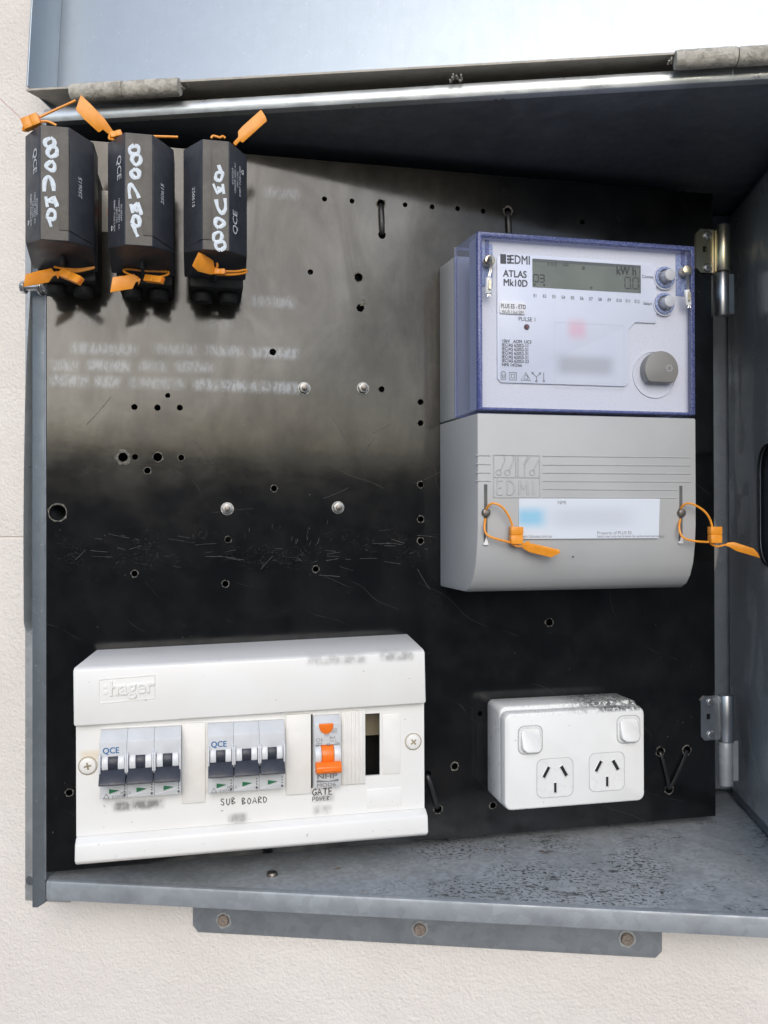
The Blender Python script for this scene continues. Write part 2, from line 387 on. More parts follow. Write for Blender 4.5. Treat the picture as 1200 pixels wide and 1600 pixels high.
# ------------------------------------------------------------------ mesh helpers
class MB:
    def __init__(self):
        self.v = []; self.f = []
    def add(self, vs, fs):
        o = len(self.v)
        self.v += [tuple(p) for p in vs]
        self.f += [tuple(i + o for i in q) for q in fs]
        return self
    def box(self, x0, x1, y0, y1, z0, z1):
        return self.add([(x0, y0, z0), (x1, y0, z0), (x1, y1, z0), (x0, y1, z0), (x0, y0, z1), (x1, y0, z1), (x1, y1, z1), (x0, y1, z1)],
                        [(0, 3, 2, 1), (4, 5, 6, 7), (0, 1, 5, 4), (1, 2, 6, 5), (2, 3, 7, 6), (3, 0, 4, 7)])
    def pbox(self, u0, u1, h0, h1, w0, w1):
        return self.box(u0, u1, -h1, -h0, w0, w1)
    def loft(self, rings, cap=True):
        n = len(rings[0]); vs = []; fs = []
        for r in rings: vs += list(r)
        for k in range(len(rings) - 1):
            for i in range(n):
                j = (i + 1) % n
                fs.append((k * n + i, k * n + j, (k + 1) * n + j, (k + 1) * n + i))
        if cap:
            fs.append(tuple(range(n - 1, -1, -1))); fs.append(tuple((len(rings) - 1) * n + i for i in range(n)))
        return self.add(vs, fs)
    def pprism(self, poly, h0, h1):           # polygon (u, w) given a depth along the panel normal
        return self.loft([[(u, -h0, w) for u, w in poly], [(u, -h1, w) for u, w in poly]])
    def xprism(self, poly, x0, x1):           # polygon (y, z) along x
        return self.loft([[(x0, y, z) for y, z in poly], [(x1, y, z) for y, z in poly]])
    def cyl(self, a, b, r, n=20, r2=None):
        a = Vector(a); b = Vector(b); d = (b - a).normalized()
        e = d.orthogonal().normalized(); g = d.cross(e)
        r2 = r if r2 is None else r2
        ring = lambda c, q: [tuple(c + e * (q * math.cos(2 * math.pi * i / n)) + g * (q * math.sin(2 * math.pi * i / n))) for i in range(n)]
        return self.loft([ring(a, r), ring(b, r2)])
    def tube(self, pts, r, n=8, flat=None, normal=None, across=None, closed=False):
        P = [Vector(p) for p in pts]; rings = []; prev = None
        for i, p in enumerate(P):
            t = (P[min(i + 1, len(P) - 1)] - P[max(i - 1, 0)])
            if closed: t = P[(i + 1) % len(P)] - P[i - 1]
            t = t.normalized()
            if normal is not None:
                g = Vector(normal); e = t.cross(g).normalized()
            else:
                e = (prev - t * prev.dot(t)).normalized() if prev is not None else t.orthogonal().normalized()
                g = t.cross(e)
            prev = e
            rr = r if not isinstance(r, (list, tuple)) else r[i]
            gf = rr if flat is None else flat
            rings.append([tuple(p + e * (rr * math.cos(2 * math.pi * k / n)) + g * (gf * math.sin(2 * math.pi * k / n))) for k in range(n)])
        if closed: rings.append(rings[0])
        return self.loft(rings, cap=not closed)
    def ring(self, c, r0, r1, h0, h1, n=20, jit=0.0):   # flat ring facing along the panel normal
        ins = []; outs = []
        for i in range(n):
            a = 2 * math.pi * i / n; j = 1 + random.uniform(-jit, jit)
            ins.append((c[0] + r0 * math.cos(a), c[1] + r0 * math.sin(a)))
            outs.append((c[0] + r1 * j * math.cos(a), c[1] + r1 * j * math.sin(a)))
        vs = [(u, -h0, w) for u, w in ins] + [(u, -h0, w) for u, w in outs] + [(u, -h1, w) for u, w in ins] + [(u, -h1, w) for u, w in outs]
        fs = []
        for i in range(n):
            j = (i + 1) % n
            fs += [(i, j, n + j, n + i), (2 * n + i, 3 * n + i, 3 * n + j, 2 * n + j), (n + i, n + j, 3 * n + j, 3 * n + i), (i, 2 * n + i, 2 * n + j, j)]
        return self.add(vs, fs)

def rrect(u0, u1, w0, w1, r, n=5):
    out = []
    for cx, cz, a0 in ((u1 - r, w1 - r, 0), (u0 + r, w1 - r, 90), (u0 + r, w0 + r, 180), (u1 - r, w0 + r, 270)):
        for i in range(n + 1):
            a = rad(a0 + 90 * i / n)
            out.append((cx + r * math.cos(a), cz + r * math.sin(a)))
    return out

def circ(cu, cw, r, n=24, sx=1.0):
    return [(cu + r * sx * math.cos(2 * math.pi * i / n), cw + r * math.sin(2 * math.pi * i / n)) for i in range(n)]

def smooth(pts, k=5, closed=False):
    P = [Vector(p) for p in pts]; out = []; n = len(P)
    rng = range(n) if closed else range(n - 1)
    for i in rng:
        g = lambda j: P[j % n] if closed else P[max(0, min(n - 1, j))]
        a, b, c, d = g(i - 1), g(i), g(i + 1), g(i + 2)
        for s in range(k):
            t = s / k
            out.append(0.5 * ((2 * b) + (c - a) * t + (2 * a - 5 * b + 4 * c - d) * t * t + (3 * b - a - 3 * c + d) * t ** 3))
    if not closed: out.append(P[-1])
    return out

def holed(outer, holes, y0, y1):
    """flat board in the x-z plane with through holes, as a bmesh"""
    bm = bmesh.new(); loops = []
    for poly in [outer] + holes:
        vs = [bm.verts.new((x, y0, z)) for x, z in poly]
        loops.append([bm.edges.new((vs[i], vs[(i + 1) % len(vs)])) for i in range(len(vs))])
    bmesh.ops.triangle_fill(bm, edges=[e for l in loops for e in l], use_beauty=True, normal=(0, -1, 0))
    faces = bm.faces[:]
    r = bmesh.ops.extrude_face_region(bm, geom=faces)
    for e in r['geom']:
        if isinstance(e, bmesh.types.BMVert): e.co.y = y1
    bmesh.ops.recalc_face_normals(bm, faces=bm.faces[:])
    mb = MB(); bm.verts.index_update()
    mb.add([tuple(v.co) for v in bm.verts], [tuple(v.index for v in f.verts) for f in bm.faces])
    bm.free()
    return mb

PANEL_A = 0.32525
PANEL_O = Vector((0.00221, -0.00307, 0.0))
PU = Vector((math.cos(PANEL_A), math.sin(PANEL_A), 0)); PN = Vector((math.sin(PANEL_A), -math.cos(PANEL_A), 0))

class Thing:
    """an Empty at the thing's base; parts are meshes given in the frame of the board (or the world) and shifted to it"""
    def __init__(self, name, label, cat, origin, panel=True, group=None):
        o = bpy.data.objects.new(name, None); COL.objects.link(o)
        o.empty_display_size = 0.02
        self.off = Vector(origin)
        if panel:
            o.location = PANEL_O + PU * origin[0] + PN * (-origin[1]) + Vector((0, 0, origin[2]))
            o.rotation_euler = (0, 0, PANEL_A)
        else:
            o.location = origin
        o['label'] = label; o['category'] = cat
        if group: o['group'] = group
        self.o = o
    def part(self, name, mb, mat, parent=None, bevel=0.0, seg=2, ang=35, label=None, rot=None, kind=None):
        me = bpy.data.meshes.new(name)
        me.from_pydata([tuple(Vector(p) - self.off) for p in mb.v], [], mb.f)
        bm = bmesh.new(); bm.from_mesh(me)
        bmesh.ops.recalc_face_normals(bm, faces=bm.faces[:])
        if bevel:
            es = [e for e in bm.edges if len(e.link_faces) == 2 and e.calc_face_angle(0) > rad(ang)]
            bmesh.ops.bevel(bm, geom=es, offset=bevel, segments=seg, profile=0.5, affect='EDGES', clamp_overlap=True)
        bm.to_mesh(me); bm.free()
        for p in me.polygons: p.use_smooth = True
        me.set_sharp_from_angle(angle=rad(32))
        me.materials.append(M[mat])
        o = bpy.data.objects.new(name, me); COL.objects.link(o)
        o.parent = parent if parent is not None else self.o
        if label: o['label'] = label
        if kind: o['kind'] = kind
        return o

def text_into(mb, s, size, P, ex=(1, 0, 0), ey=(0, 0, 1), align='LEFT', sx=1.0, shear=0.0, bold=0.0, space=1.0):
    cu = bpy.data.curves.new('t', 'FONT')
    cu.body = s; cu.size = size; cu.align_x = align; cu.shear = shear; cu.space_character = space
    cu.resolution_u = 3; cu.fill_mode = 'FRONT'
    ob = bpy.data.objects.new('t', cu)
    me = ob.to_mesh()
    P = Vector(P); ex = Vector(ex); ey = Vector(ey)
    nr = ex.cross(ey).normalized() * 0.00004
    vv = [v.co.copy() for v in me.vertices]; ff = [tuple(p.vertices) for p in me.polygons]
    strikes = [(0, 0)] if not bold else [(0, 0), (bold, 0), (bold, bold * .6), (0, bold * .6)]     # heavier lettering: struck again a hair aside and in front
    for k, (dx, dy) in enumerate(strikes):
        mb.add([tuple(P + ex * (c.x * sx + dx * size) + ey * (c.y + dy * size) + nr * k) for c in vv], ff)
    ob.to_mesh_clear()
    bpy.data.objects.remove(ob); bpy.data.curves.remove(cu)
    return mb

def stroke(mb, pts, P, ex, ey, wd, thick=0.00025, sm=True, closed=False, n=8, vary=0.0):
    P = Vector(P); ex = Vector(ex); ey = Vector(ey); nr = ex.cross(ey).normalized()
    q = [P + ex * a + ey * b for a, b in pts]
    if sm and len(q) > 2: q = smooth(q, 4, closed)
    r = wd * 0.5
    if vary:
        ph = random.uniform(0, 6); r = [r * (1 + vary * math.sin(ph + i * .7) * random.uniform(.4, 1)) for i in range(len(q))]
    return mb.tube(q, r, n, flat=thick, normal=nr, closed=closed)

HAND = {'G': [[(.8, .85), (.4, 1), (.05, .5), (.4, 0), (.8, .2), (.8, .45), (.5, .45)]], 'A': [[(0, 0), (.4, 1), (.8, 0)], [(.15, .38), (.65, .38)]],
        'T': [[(.4, 1), (.4, 0)], [(0, 1), (.8, 1)]], 'E': [[(.7, 1), (.1, 1), (.1, 0), (.7, 0)], [(.1, .5), (.6, .5)]],
        'P': [[(.1, 0), (.1, 1), (.7, .9), (.6, .5), (.1, .45)]], 'O': [[(.4, 1), (.05, .5), (.4, 0), (.75, .5), (.4, 1)]],
        'W': [[(0, 1), (.2, 0), (.4, .7), (.6, 0), (.8, 1)]], 'R': [[(.1, 0), (.1, 1), (.7, .85), (.1, .5), (.7, 0)]],
        'S': [[(.7, .9), (.3, 1), (.1, .7), (.6, .4), (.5, 0), (.05, .1)]], 'U': [[(.1, 1), (.1, .2), (.4, 0), (.7, .2), (.7, 1)]],
        'B': [[(.1, 0), (.1, 1), (.6, .85), (.15, .5), (.7, .25), (.1, 0)]], 'D': [[(.1, 0), (.1, 1), (.7, .6), (.5, .1), (.1, 0)]]}
def handwrite(mb, s, P, ex, ey, size, wd):
    x = 0.0
    for ch in s:
        for st in HAND.get(ch, []):
            ang = random.uniform(-.06, .06)
            stroke(mb, [((x + a * .8 + ang * b) * size, (b + random.uniform(-.05, .05)) * size) for a, b in st], P, ex, ey, wd, 0.00015, sm=ch in 'GOSUDPBR')
        x += 0.88 if ch != ' ' else 0.6
    return mb

# ------------------------------------------------------------------ soft printed or smudged marks (place on the thing, half sizes, strength)
CU_O = (0.160, 0.0, 0.0345)
ME_O = (0.422, 0.0, 0.225)
def uw(p):
    return p[0], p[2]
CHALK = []
for a, b, st in (((0.1717, -0.0, 0.5559), (0.1989, -0.0, 0.558), .30), ((0.1595, -0.0, 0.4646), (0.1966, -0.0, 0.4665), .38), ((0.0216, -0.0, 0.4444), (0.0371, -0.0, 0.4451), .16),
                 ((0.1247, -0.0, 0.4455), (0.1428, -0.0, 0.4447), .14), ((0.0696, -0.0, 0.443), (0.0815, -0.0, 0.4436), .14),
                 ((0.0148, -0.0, 0.4202), (0.0715, -0.0, 0.4224), .42), ((0.0805, -0.0, 0.4223), (0.1159, -0.0, 0.4236), .36), ((0.1231, -0.0, 0.4234), (0.1531, -0.0, 0.4235), .42), ((0.1563, -0.0, 0.4231), (0.1998, -0.0, 0.4231), .44),
                 ((0.0043, -0.0, 0.4066), (0.0215, -0.0, 0.4072), .40), ((0.0303, -0.0, 0.4075), (0.0641, -0.0, 0.4082), .46), ((0.0715, -0.0, 0.4085), (0.0906, -0.0, 0.4091), .30), ((0.0991, -0.0, 0.4094), (0.1282, -0.0, 0.4094), .38),
                 ((0.0033, -0.0, 0.395), (0.0298, -0.0, 0.3953), .44), ((0.038, -0.0, 0.395), (0.0527, -0.0, 0.395), .44), ((0.0616, -0.0, 0.3947), (0.1077, -0.0, 0.3951), .34), ((0.1149, -0.0, 0.3953), (0.1313, -0.0, 0.3947), .46),
                 ((0.1354, -0.0, 0.3949), (0.1562, -0.0, 0.3944), .48), ((0.1604, -0.0, 0.3945), (0.1741, -0.0, 0.3944), .46), ((0.1784, -0.0, 0.3945), (0.1997, -0.0, 0.3941), .52)):
    CHALK.append(((a[0] + b[0]) / 2, (a[2] + b[2]) / 2, (b[0] - a[0]) / 2, 0.0042, st))
SMUDGE = []
for a, b, st in (((0.0535, -0.056, 0.0739), (0.0946, -0.056, 0.0728), .72), ((0.1406, -0.056, 0.0583), (0.1507, -0.056, 0.0581), .6), ((0.2049, -0.056, 0.0692), (0.2188, -0.056, 0.0692), .35),
                 ((0.2058, -0.056, 0.0598), (0.2158, -0.056, 0.0596), .42), ((0.1935, -0.0625, 0.1764), (0.2492, -0.0625, 0.1763), .40), ((0.2543, -0.0625, 0.1771), (0.283, -0.0625, 0.1776), .50)):
    SMUDGE.append(((a[0] + b[0]) / 2 - CU_O[0], (a[2] + b[2]) / 2 - CU_O[2], (b[0] - a[0]) / 2, 0.004, st))
YELLOW = (0.040 - CU_O[0], 0.112 - CU_O[2], 0.004, 0.0015, 0.006, 0.004)
def soft(a, b, sx, sz, col, st):
    return ((a[0] + b[0]) / 2 - ME_O[0], (a[2] + b[2]) / 2 - ME_O[2], (b[0] - a[0]) / 2, abs(a[2] - b[2]) / 2, sx, sz, col, st)
PLATE_SOFT = [soft((0.4124, -0.0765, 0.4377), (0.4168, -0.0765, 0.4353), .010, .011, (0.78, 0.40, 0.48), .6),
              soft((0.4051, -0.0765, 0.4097), (0.4383, -0.0765, 0.4057), .014, .010, (0.42, 0.43, 0.46), .75)]
LABEL_SOFT = [soft((0.3669, -0.083, 0.2873), (0.3764, -0.083, 0.2838), .014, .010, (0.22, 0.52, 0.72), .85),
              soft((0.4044, -0.083, 0.2868), (0.4429, -0.083, 0.2836), .030, .012, (0.50, 0.53, 0.60), .6)]
make_materials()

def structure(name, mb, mat):
    me = bpy.data.meshes.new(name); me.from_pydata(mb.v, [], mb.f)
    bm = bmesh.new(); bm.from_mesh(me); bmesh.ops.recalc_face_normals(bm, faces=bm.faces[:]); bm.to_mesh(me); bm.free()
    me.materials.append(M[mat])
    o = bpy.data.objects.new(name, me); COL.objects.link(o); o['kind'] = 'structure'
    return o

# ------------------------------------------------------------------ setting: rendered wall round the recess, ground in front of it
W, H, D = 0.6003, 0.6, 0.29038
WY = 0.050
wall = MB()
JZ = 0.2693
def wall_piece(x0, x1, z0, z1):
    wall.box(x0, x1, WY, WY + 0.11, z0, z1)
wall_piece(-3, -0.004, JZ + 0.0012, 3.0); wall_piece(-3, -0.004, -1.25, JZ - 0.0012)
wall.box(-3, -0.0045, WY + 0.0012, WY + 0.10, JZ - 0.0019, JZ + 0.0019)
wall_piece(W + 0.004, 3, JZ + 0.0012, 3.0); wall_piece(W + 0.004, 3, -1.25, JZ - 0.0012)
wall.box(W + 0.0045, 3, WY + 0.0012, WY + 0.10, JZ - 0.0019, JZ + 0.0019)
wall_piece(-0.004, W + 0.004, H + 0.004, 3.0); wall_piece(-0.004, W + 0.004, -1.25, -0.004)
structure('wall', wall, 'wall')
g = MB()
prof = [(0.05, -1.25), (-2.5, -1.25), (-4.5, -1.05), (-7.0, 0.2), (-10.0, 1.2), (-20, 1.9), (-400, 6.0)]  # unseen far bank, raised to cut off the bright reflection in the board
for k in range(len(prof) - 1):
    (ya, za), (yb, zb) = prof[k], prof[k + 1]
    g.add([(-400, ya, za), (400, ya, za), (400, yb, zb), (-400, yb, zb)], [(0, 1, 2, 3)])
structure('ground', g, 'ground')

# ------------------------------------------------------------------ the steel box
T = Thing('meter_box', 'open galvanised steel meter box recessed in the cream rendered wall', 'meter box', (W / 2, WY, -0.02), panel=False)
B = T
t = 0.0015
fl = T.part('floor_tray', MB().add([(0, 0.004, 0), (W, 0.004, 0), (W, D, 0), (0, D, 0), (0, 0.004, -t), (W, 0.004, -t), (W, D, -t), (0, D, -t)],
            [(0, 1, 2, 3), (7, 6, 5, 4), (0, 4, 5, 1), (2, 6, 7, 3), (0, 3, 7, 4), (1, 5, 6, 2)]), 'floor')
lip = [(0.0041, 0.0), (0.002, -0.0003), (0.0006, -0.0012), (0, -0.0028), (0, -0.0155), (0.0012, -0.0155), (0.0012, -0.003), (0.0041, -0.0015)]
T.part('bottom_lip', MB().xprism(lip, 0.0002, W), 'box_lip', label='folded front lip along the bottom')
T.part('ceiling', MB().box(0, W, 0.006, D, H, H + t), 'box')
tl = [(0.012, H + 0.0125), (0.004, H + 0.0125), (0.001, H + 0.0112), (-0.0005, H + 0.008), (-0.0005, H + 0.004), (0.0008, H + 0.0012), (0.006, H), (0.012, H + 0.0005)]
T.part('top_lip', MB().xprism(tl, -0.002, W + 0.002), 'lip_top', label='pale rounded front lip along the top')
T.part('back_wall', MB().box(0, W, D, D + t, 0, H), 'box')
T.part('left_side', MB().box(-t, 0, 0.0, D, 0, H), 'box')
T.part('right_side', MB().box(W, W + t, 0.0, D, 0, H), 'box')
slot = rrect(0.118, 0.168, 0.243, 0.349, 0.022, 7)
sk = holed([(0.004, 0.012), (0.262, 0.012), (0.262, 0.588), (0.004, 0.588)], [slot], 0, 0.0015)
skin = MB().add([(W - 0.0075 + y, x, z) for x, y, z in sk.v], sk.f)
ski = T.part('side_liner', skin, 'side', label='water marked steel liner on the right wall')
rim = MB().tube([(W - 0.0078, p[0], p[1]) for p in slot], 0.0011, 6, closed=True)
T.part('slot_edge', rim, 'dark', ski)
T.part('liner_return', MB().box(W - 0.0065, W - 0.001, 0.0045, 0.26, 0.0035, 0.0117), 'post', ski)
# vertical channel in the back right corner that carries the board's hinges
T.part('hinge_channel', MB().box(W - 0.050, W - 0.0012, D - 0.016, D - 0.0012, 0.004, H - 0.002), 'channel', bevel=0.002, label='vertical channel behind the hinges')
br = T.part('corner_bracket', MB().box(W - 0.062, W - 0.0325, D - 0.030, D - 0.028, 0.540, 0.588), 'gold', bevel=0.0008)
T.part('screw', MB().cyl((W - 0.047, D - 0.0302, 0.566), (W - 0.047, D - 0.034, 0.566), 0.0045, 12), 'steel', br)
# left front post and the pale wall flange beside it
po = [(-0.0118, -0.0225), (-0.0075, -0.0225), (-0.0006, -0.018), (-0.0006, 0.604), (-0.0118, 0.604)]
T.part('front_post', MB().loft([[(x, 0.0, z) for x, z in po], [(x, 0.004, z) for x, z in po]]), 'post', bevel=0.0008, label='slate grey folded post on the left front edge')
T.part('post_return', MB().box(-0.0118, -0.0103, 0.0042, WY - 0.003, -0.018, 0.604), 'post')
fr = T.part('wall_flange', MB().box(-0.045, -0.0045, WY - 0.0022, WY - 0.0004, -0.040, 0.612), 'flange', bevel=0.0006, label='pale wall flange left of the box')
T.part('rivet', MB().cyl((-0.0395, WY - 0.0022, -0.022), (-0.0395, WY - 0.004, -0.022), 0.004, 12), 'zinc', fr)
mf = [(0.103, -0.004), (0.103, -0.053), (0.1075, -0.0585), (0.4765, -0.0585), (0.4815, -0.053), (0.4815, -0.004)]
fo = T.part('mounting_flange', MB().loft([[(x, WY - 0.0025, z) for x, z in mf], [(x, WY - 0.0004, z) for x, z in mf]]), 'box_lip', bevel=0.0005,
            label='grey mounting flange screwed to the wall below the box')
for p in ((0.1295, 0.047, -0.0472), (0.2923, 0.047, -0.0457), (0.4549, 0.047, -0.0444)):
    s = T.part('masonry_screw', MB().cyl((p[0], WY - 0.0024, p[2]), (p[0], WY - 0.0058, p[2]), 0.0050, 18, 0.0044), 'rivet', fo, bevel=0.0006)
    T.part('sealant_ring', MB().ring((p[0], p[2]), 0.0051, 0.0066, -(WY - 0.0026), -(WY - 0.0032), 18, 0.12), 'flange', fo)
# lid stay and its pivot bolt on the left
st = smooth([(-0.0150, 0.012, 0.520), (-0.0155, 0.012, 0.470), (-0.0205, 0.014, 0.40), (-0.0235, 0.016, 0.30), (-0.0240, 0.017, 0.215), (-0.0235, 0.017, 0.200), (-0.0205, 0.017, 0.1935), (-0.0165, 0.017, 0.194)], 6)
T.part('lid_stay', MB().tube(st, 0.0016, 8, flat=0.008, normal=(0, 1, 0)), 'lip_top', label='thin bright lid stay bar with hooked end')
pz = 0.4675; py = -0.0075
bo = T.part('pivot_bolt', MB().cyl((-0.0128, py, pz), (0.006, py, pz), 0.0028, 14), 'zinc', label='zinc pivot bolt with nut and washers')
T.part('washer', MB().cyl((-0.0009, py, pz), (0.0007, py, pz), 0.0068, 20), 'zinc', bo, bevel=0.0003)
T.part('washer', MB().cyl((0.0008, py, pz), (0.0020, py, pz), 0.0058, 20), 'zinc', bo, bevel=0.0003)
T.part('nut', MB().cyl((0.0021, py, pz), (0.0072, py, pz), 0.0056, 6), 'zinc', bo, bevel=0.0005)
T.part('bolt_head', MB().cyl((-0.0160, py, pz), (-0.0125, py, pz), 0.0052, 6), 'zinc', bo, bevel=0.0005)
sc = T.part('floor_screw', MB().cyl((0.1755, 0.0285, -0.0002), (0.1755, 0.0285, 0.0028), 0.0048, 14, 0.0038), 'steel', fl, bevel=0.0005)

# lid, swung up and leaning back a little
LX0, LX1 = -0.0118, W + 0.0118
def lean(z): return 0.036 + (z - 0.631) * 0.10
zt = 1.245
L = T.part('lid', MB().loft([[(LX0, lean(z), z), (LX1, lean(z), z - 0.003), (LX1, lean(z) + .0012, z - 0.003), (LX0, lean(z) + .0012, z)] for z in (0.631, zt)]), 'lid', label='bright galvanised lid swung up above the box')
def lidpart(name, mb, mat, **k):
    return T.part(name, mb, mat, L, **k)
for x, dz in ((LX0, 0.0), (LX1 - 0.0014, -.003)):
    lidpart('side_flange', MB().loft([[(x, yf, z + dz), (x + .0014, yf, z + dz), (x + .0014, lean(z) - .0002, z + dz), (x, lean(z) - .0002, z + dz)] for yf, z in ((-0.0090, 0.6255), (-0.0090 + lean(zt) - lean(0.6255), zt))]), 'lid', bevel=.0003)
lidpart('hinge_flange', MB().loft([[(x, -0.0095, 0.6232 + dz), (x, lean(.631), 0.6320 + dz), (x, lean(.631), 0.6308 + dz), (x, -0.0095, 0.6216 + dz)] for x, dz in ((LX0 + .0002, 0), (LX1 - .0002, -.005))]), 'lid_edge', label='weathered grey brown flange along the hinge side')
for a, b, zc in ((0.0270, 0.0690, .6168), (0.0696, 0.1140, .6164), (0.4815, 0.5237, .6128), (0.5244, 0.5660, .6124)):
    n = 30; rings = []
    for i in range(n + 1):
        x = a + (b - a) * i / n; r = 0.0066 * (1 + random.uniform(-.02, .02))
        if i in (0, n): r *= 0.93
        rings.append([(x, -0.0105 + r * math.cos(2 * math.pi * q / 24) * random.uniform(.985, 1.015), zc + r * math.sin(2 * math.pi * q / 24) * random.uniform(.985, 1.015)) for q in range(24)])
    lidpart('hinge_knuckle', MB().loft(rings), 'crust', label='crusted hinge tube on the lid')
for x, w, zc in ((0.117, .003, .619), (0.318, .006, .612), (0.326, .003, .612), (0.478, .003, .615)):
    q = MB()
    for k in range(3):
        xx = x + random.uniform(-w, w); z0 = zc + random.uniform(-.002, .002)
        q.cyl((xx, -0.0035, z0), (xx + random.uniform(-.001, .001), -0.0085, z0 + random.uniform(-.002, .002)), 0.0010, 7, 0.0006)
    lidpart('dirt_crumb', q, 'crust')

# cable loop that shows behind the right edge of the board
T = Thing('cable_loop', 'pale twin cable loop peeping out behind the right edge of the black board', 'cable', (0.553, 0.235, 0.20), panel=False)
for k, dx in enumerate((0.0, 0.0052)):
    T.part('cable_core', MB().tube(smooth([(0.540 - dx, 0.236 + dx, 0.345), (0.561 - dx, 0.236, 0.310), (0.5715 - dx, 0.236, 0.270), (0.5715 - dx, 0.236, 0.244), (0.563 - dx, 0.236, 0.222), (0.540 - dx, 0.236, 0.205)], 6), 0.0030, 10), 'cable')

# ------------------------------------------------------------------ hinged black board
T = Thing('mounting_board', 'scuffed black board swung out on two hinges inside the meter box', 'board', (0, 0, 0))
PB = T
PW, Z0, Z1 = 0.58622, 0.00758, 0.58733
holes = [(0.2211, 0.5549, .0022), (0.2447, 0.555, .0022), (0.2697, 0.5547, .0035), (0.2707, 0.5278, .0034),
         (0.2911, 0.5552, .0022), (0.3151, 0.5553, .0022), (0.3382, 0.5553, .0022), (0.3616, 0.5548, .0022), (0.3842, 0.5564, .0034),
         (0.2501, 0.4904, .0036), (0.2517, 0.4643, .0034), (0.2091, 0.4924, .0024), (0.2699, 0.3956, .0027),
         (0.3043, 0.3855, .0027), (0.3042, 0.3673, .0027), (0.0665, 0.3753, .0025), (0.0845, 0.3752, .0026), (0.1021, 0.3756, .0025), (0.0926, 0.3853, .0021),
         (0.0576, 0.3349, .0038), (0.067, 0.335, .0024), (0.0845, 0.3353, .0036), (0.1031, 0.335, .0025), (0.0765, 0.3243, .0026),
         (0.1782, 0.3103, .0026), (0.3041, 0.3142, .0027), (0.304, 0.2844, .0027), (0.3039, 0.2656, .0027), (0.1405, 0.268, .0026),
         (0.2129, 0.2427, .0026), (0.0665, 0.2413, .0026), (0.1383, 0.2317, .0027), (0.422, 0.1922, .0034), (0.1774, 0.4239, .0028),
         (0.3338, 0.0697, .0030), (0.3687, 0.0333, .0028), (0.0167, 0.069, .0027), (0.5297, 0.0708, .0040), (0.5569, 0.0704, .0040), (0.5385, 0.0357, .0040),
         (0.3091, 0.0641, .0036), (0.3187, 0.0337, .0036), (0.4554, 0.5517, .0024), (0.3572, 0.1141, .0022)]
polys = []
for u, w, r in holes:
    polys.append([(u + r * random.uniform(.93, 1.07) * math.cos(2 * math.pi * i / 14), w + r * random.uniform(.93, 1.07) * math.sin(2 * math.pi * i / 14)) for i in range(14)])
BH = (0.0081, 0.2908)
polys.append([(BH[0] + .0062 * (1.0 if abs(math.cos(a)) < .5 else 1.08) * math.cos(a), BH[1] + .0052 * math.sin(a)) for a in [2 * math.pi * i / 20 for i in range(20)]])
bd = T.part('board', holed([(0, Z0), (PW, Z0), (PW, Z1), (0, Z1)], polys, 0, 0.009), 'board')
CHIP = {19: 1.9, 24: 1.28, 25: 1.22, 26: 1.3, 27: 1.3, 28: 1.2, 29: 1.25, 30: 1.3, 31: 1.25, 32: 1.2, 34: 1.4, 35: 1.3, 36: 1.25, 2: 1.3, 8: 1.5, 9: 1.18, 13: 1.3, 14: 1.3, 22: 1.25, 23: 1.3, 21: 1.25, 12: 1.2, 37: 1.18, 38: 1.18, 39: 1.18, 41: 1.2, 5: 1.2}
for i, (u, w, r) in enumerate(holes):
    if i in CHIP:
        T.part('chipped_rim', MB().ring((u + r * .04, w - r * .05), r * 0.99, r * (1 + (CHIP[i] - 1) * .7), 0.0, 0.00025, 16, .16), 'chip', bd)
T.part('chipped_rim', MB().ring((BH[0], BH[1] - .0004), .0064, .0075, 0, .0002, 20, .08), 'chip', bd)
T.part('chip_mark', MB().pprism([(0.2511, 0.4659), (0.2533, 0.4715), (0.2578, 0.4717), (0.2567, 0.4668)], 0, .0002), 'chip', bd)
scr = MB()
for k in range(70):
    if k < 44: x = random.uniform(.01, .31); z = .262 + .012 * math.sin(x * 22) * .4 + random.gauss(0, .008); ln = random.uniform(.003, .018); a = random.gauss(-.05, .18)
    elif k < 58: x = random.uniform(.14, .23); z = random.uniform(.262, .282); ln = random.uniform(.002, .006); a = 1.45 + random.gauss(0, .15)
    else: x = random.uniform(.02, .31); z = random.uniform(.20, .40); ln = random.uniform(.008, .035); a = random.uniform(-1.2, 1.2)
    dx, dz = math.cos(a) * ln, math.sin(a) * ln; q = random.uniform(-.02, .02) * ln
    scr.tube(smooth([(x, -.00002, z), (x + dx * .5 - dz * q / ln, -.00006, z + dz * .5 + q), (x + dx, -.00002, z + dz)], 3), random.uniform(.00008, .00024), 4, flat=.00005, normal=(0, -1, 0))
T.part('scratch_marks', scr, 'scratch', bd, kind='stuff')
# zinc bolts with hex nuts
for (u, w), lab in (((0.2537, 0.3957), 'zinc bolt beside the column of holes'), ((0.2035, 0.3942), 'pale bolt at the end of the chalk writing'),
                    ((0.14, 0.2933), 'zinc bolt at the middle of the board'), ((0.232, 0.2943), 'tilted zinc bolt left of the meter')):
    b_ = T.part('bolt', MB().cyl((u, 0, w), (u, -0.0046, w), 0.0047, 6), 'bolt', bevel=0.0005, label=lab)
    T.part('thread_end', MB().cyl((u, -0.0046, w), (u, -0.0078, w), 0.0023, 14), 'steel', b_, bevel=0.0004)
    T.part('washer', MB().cyl((u, 0, w), (u, -0.0008, w), 0.0053, 18), 'bolt', b_)
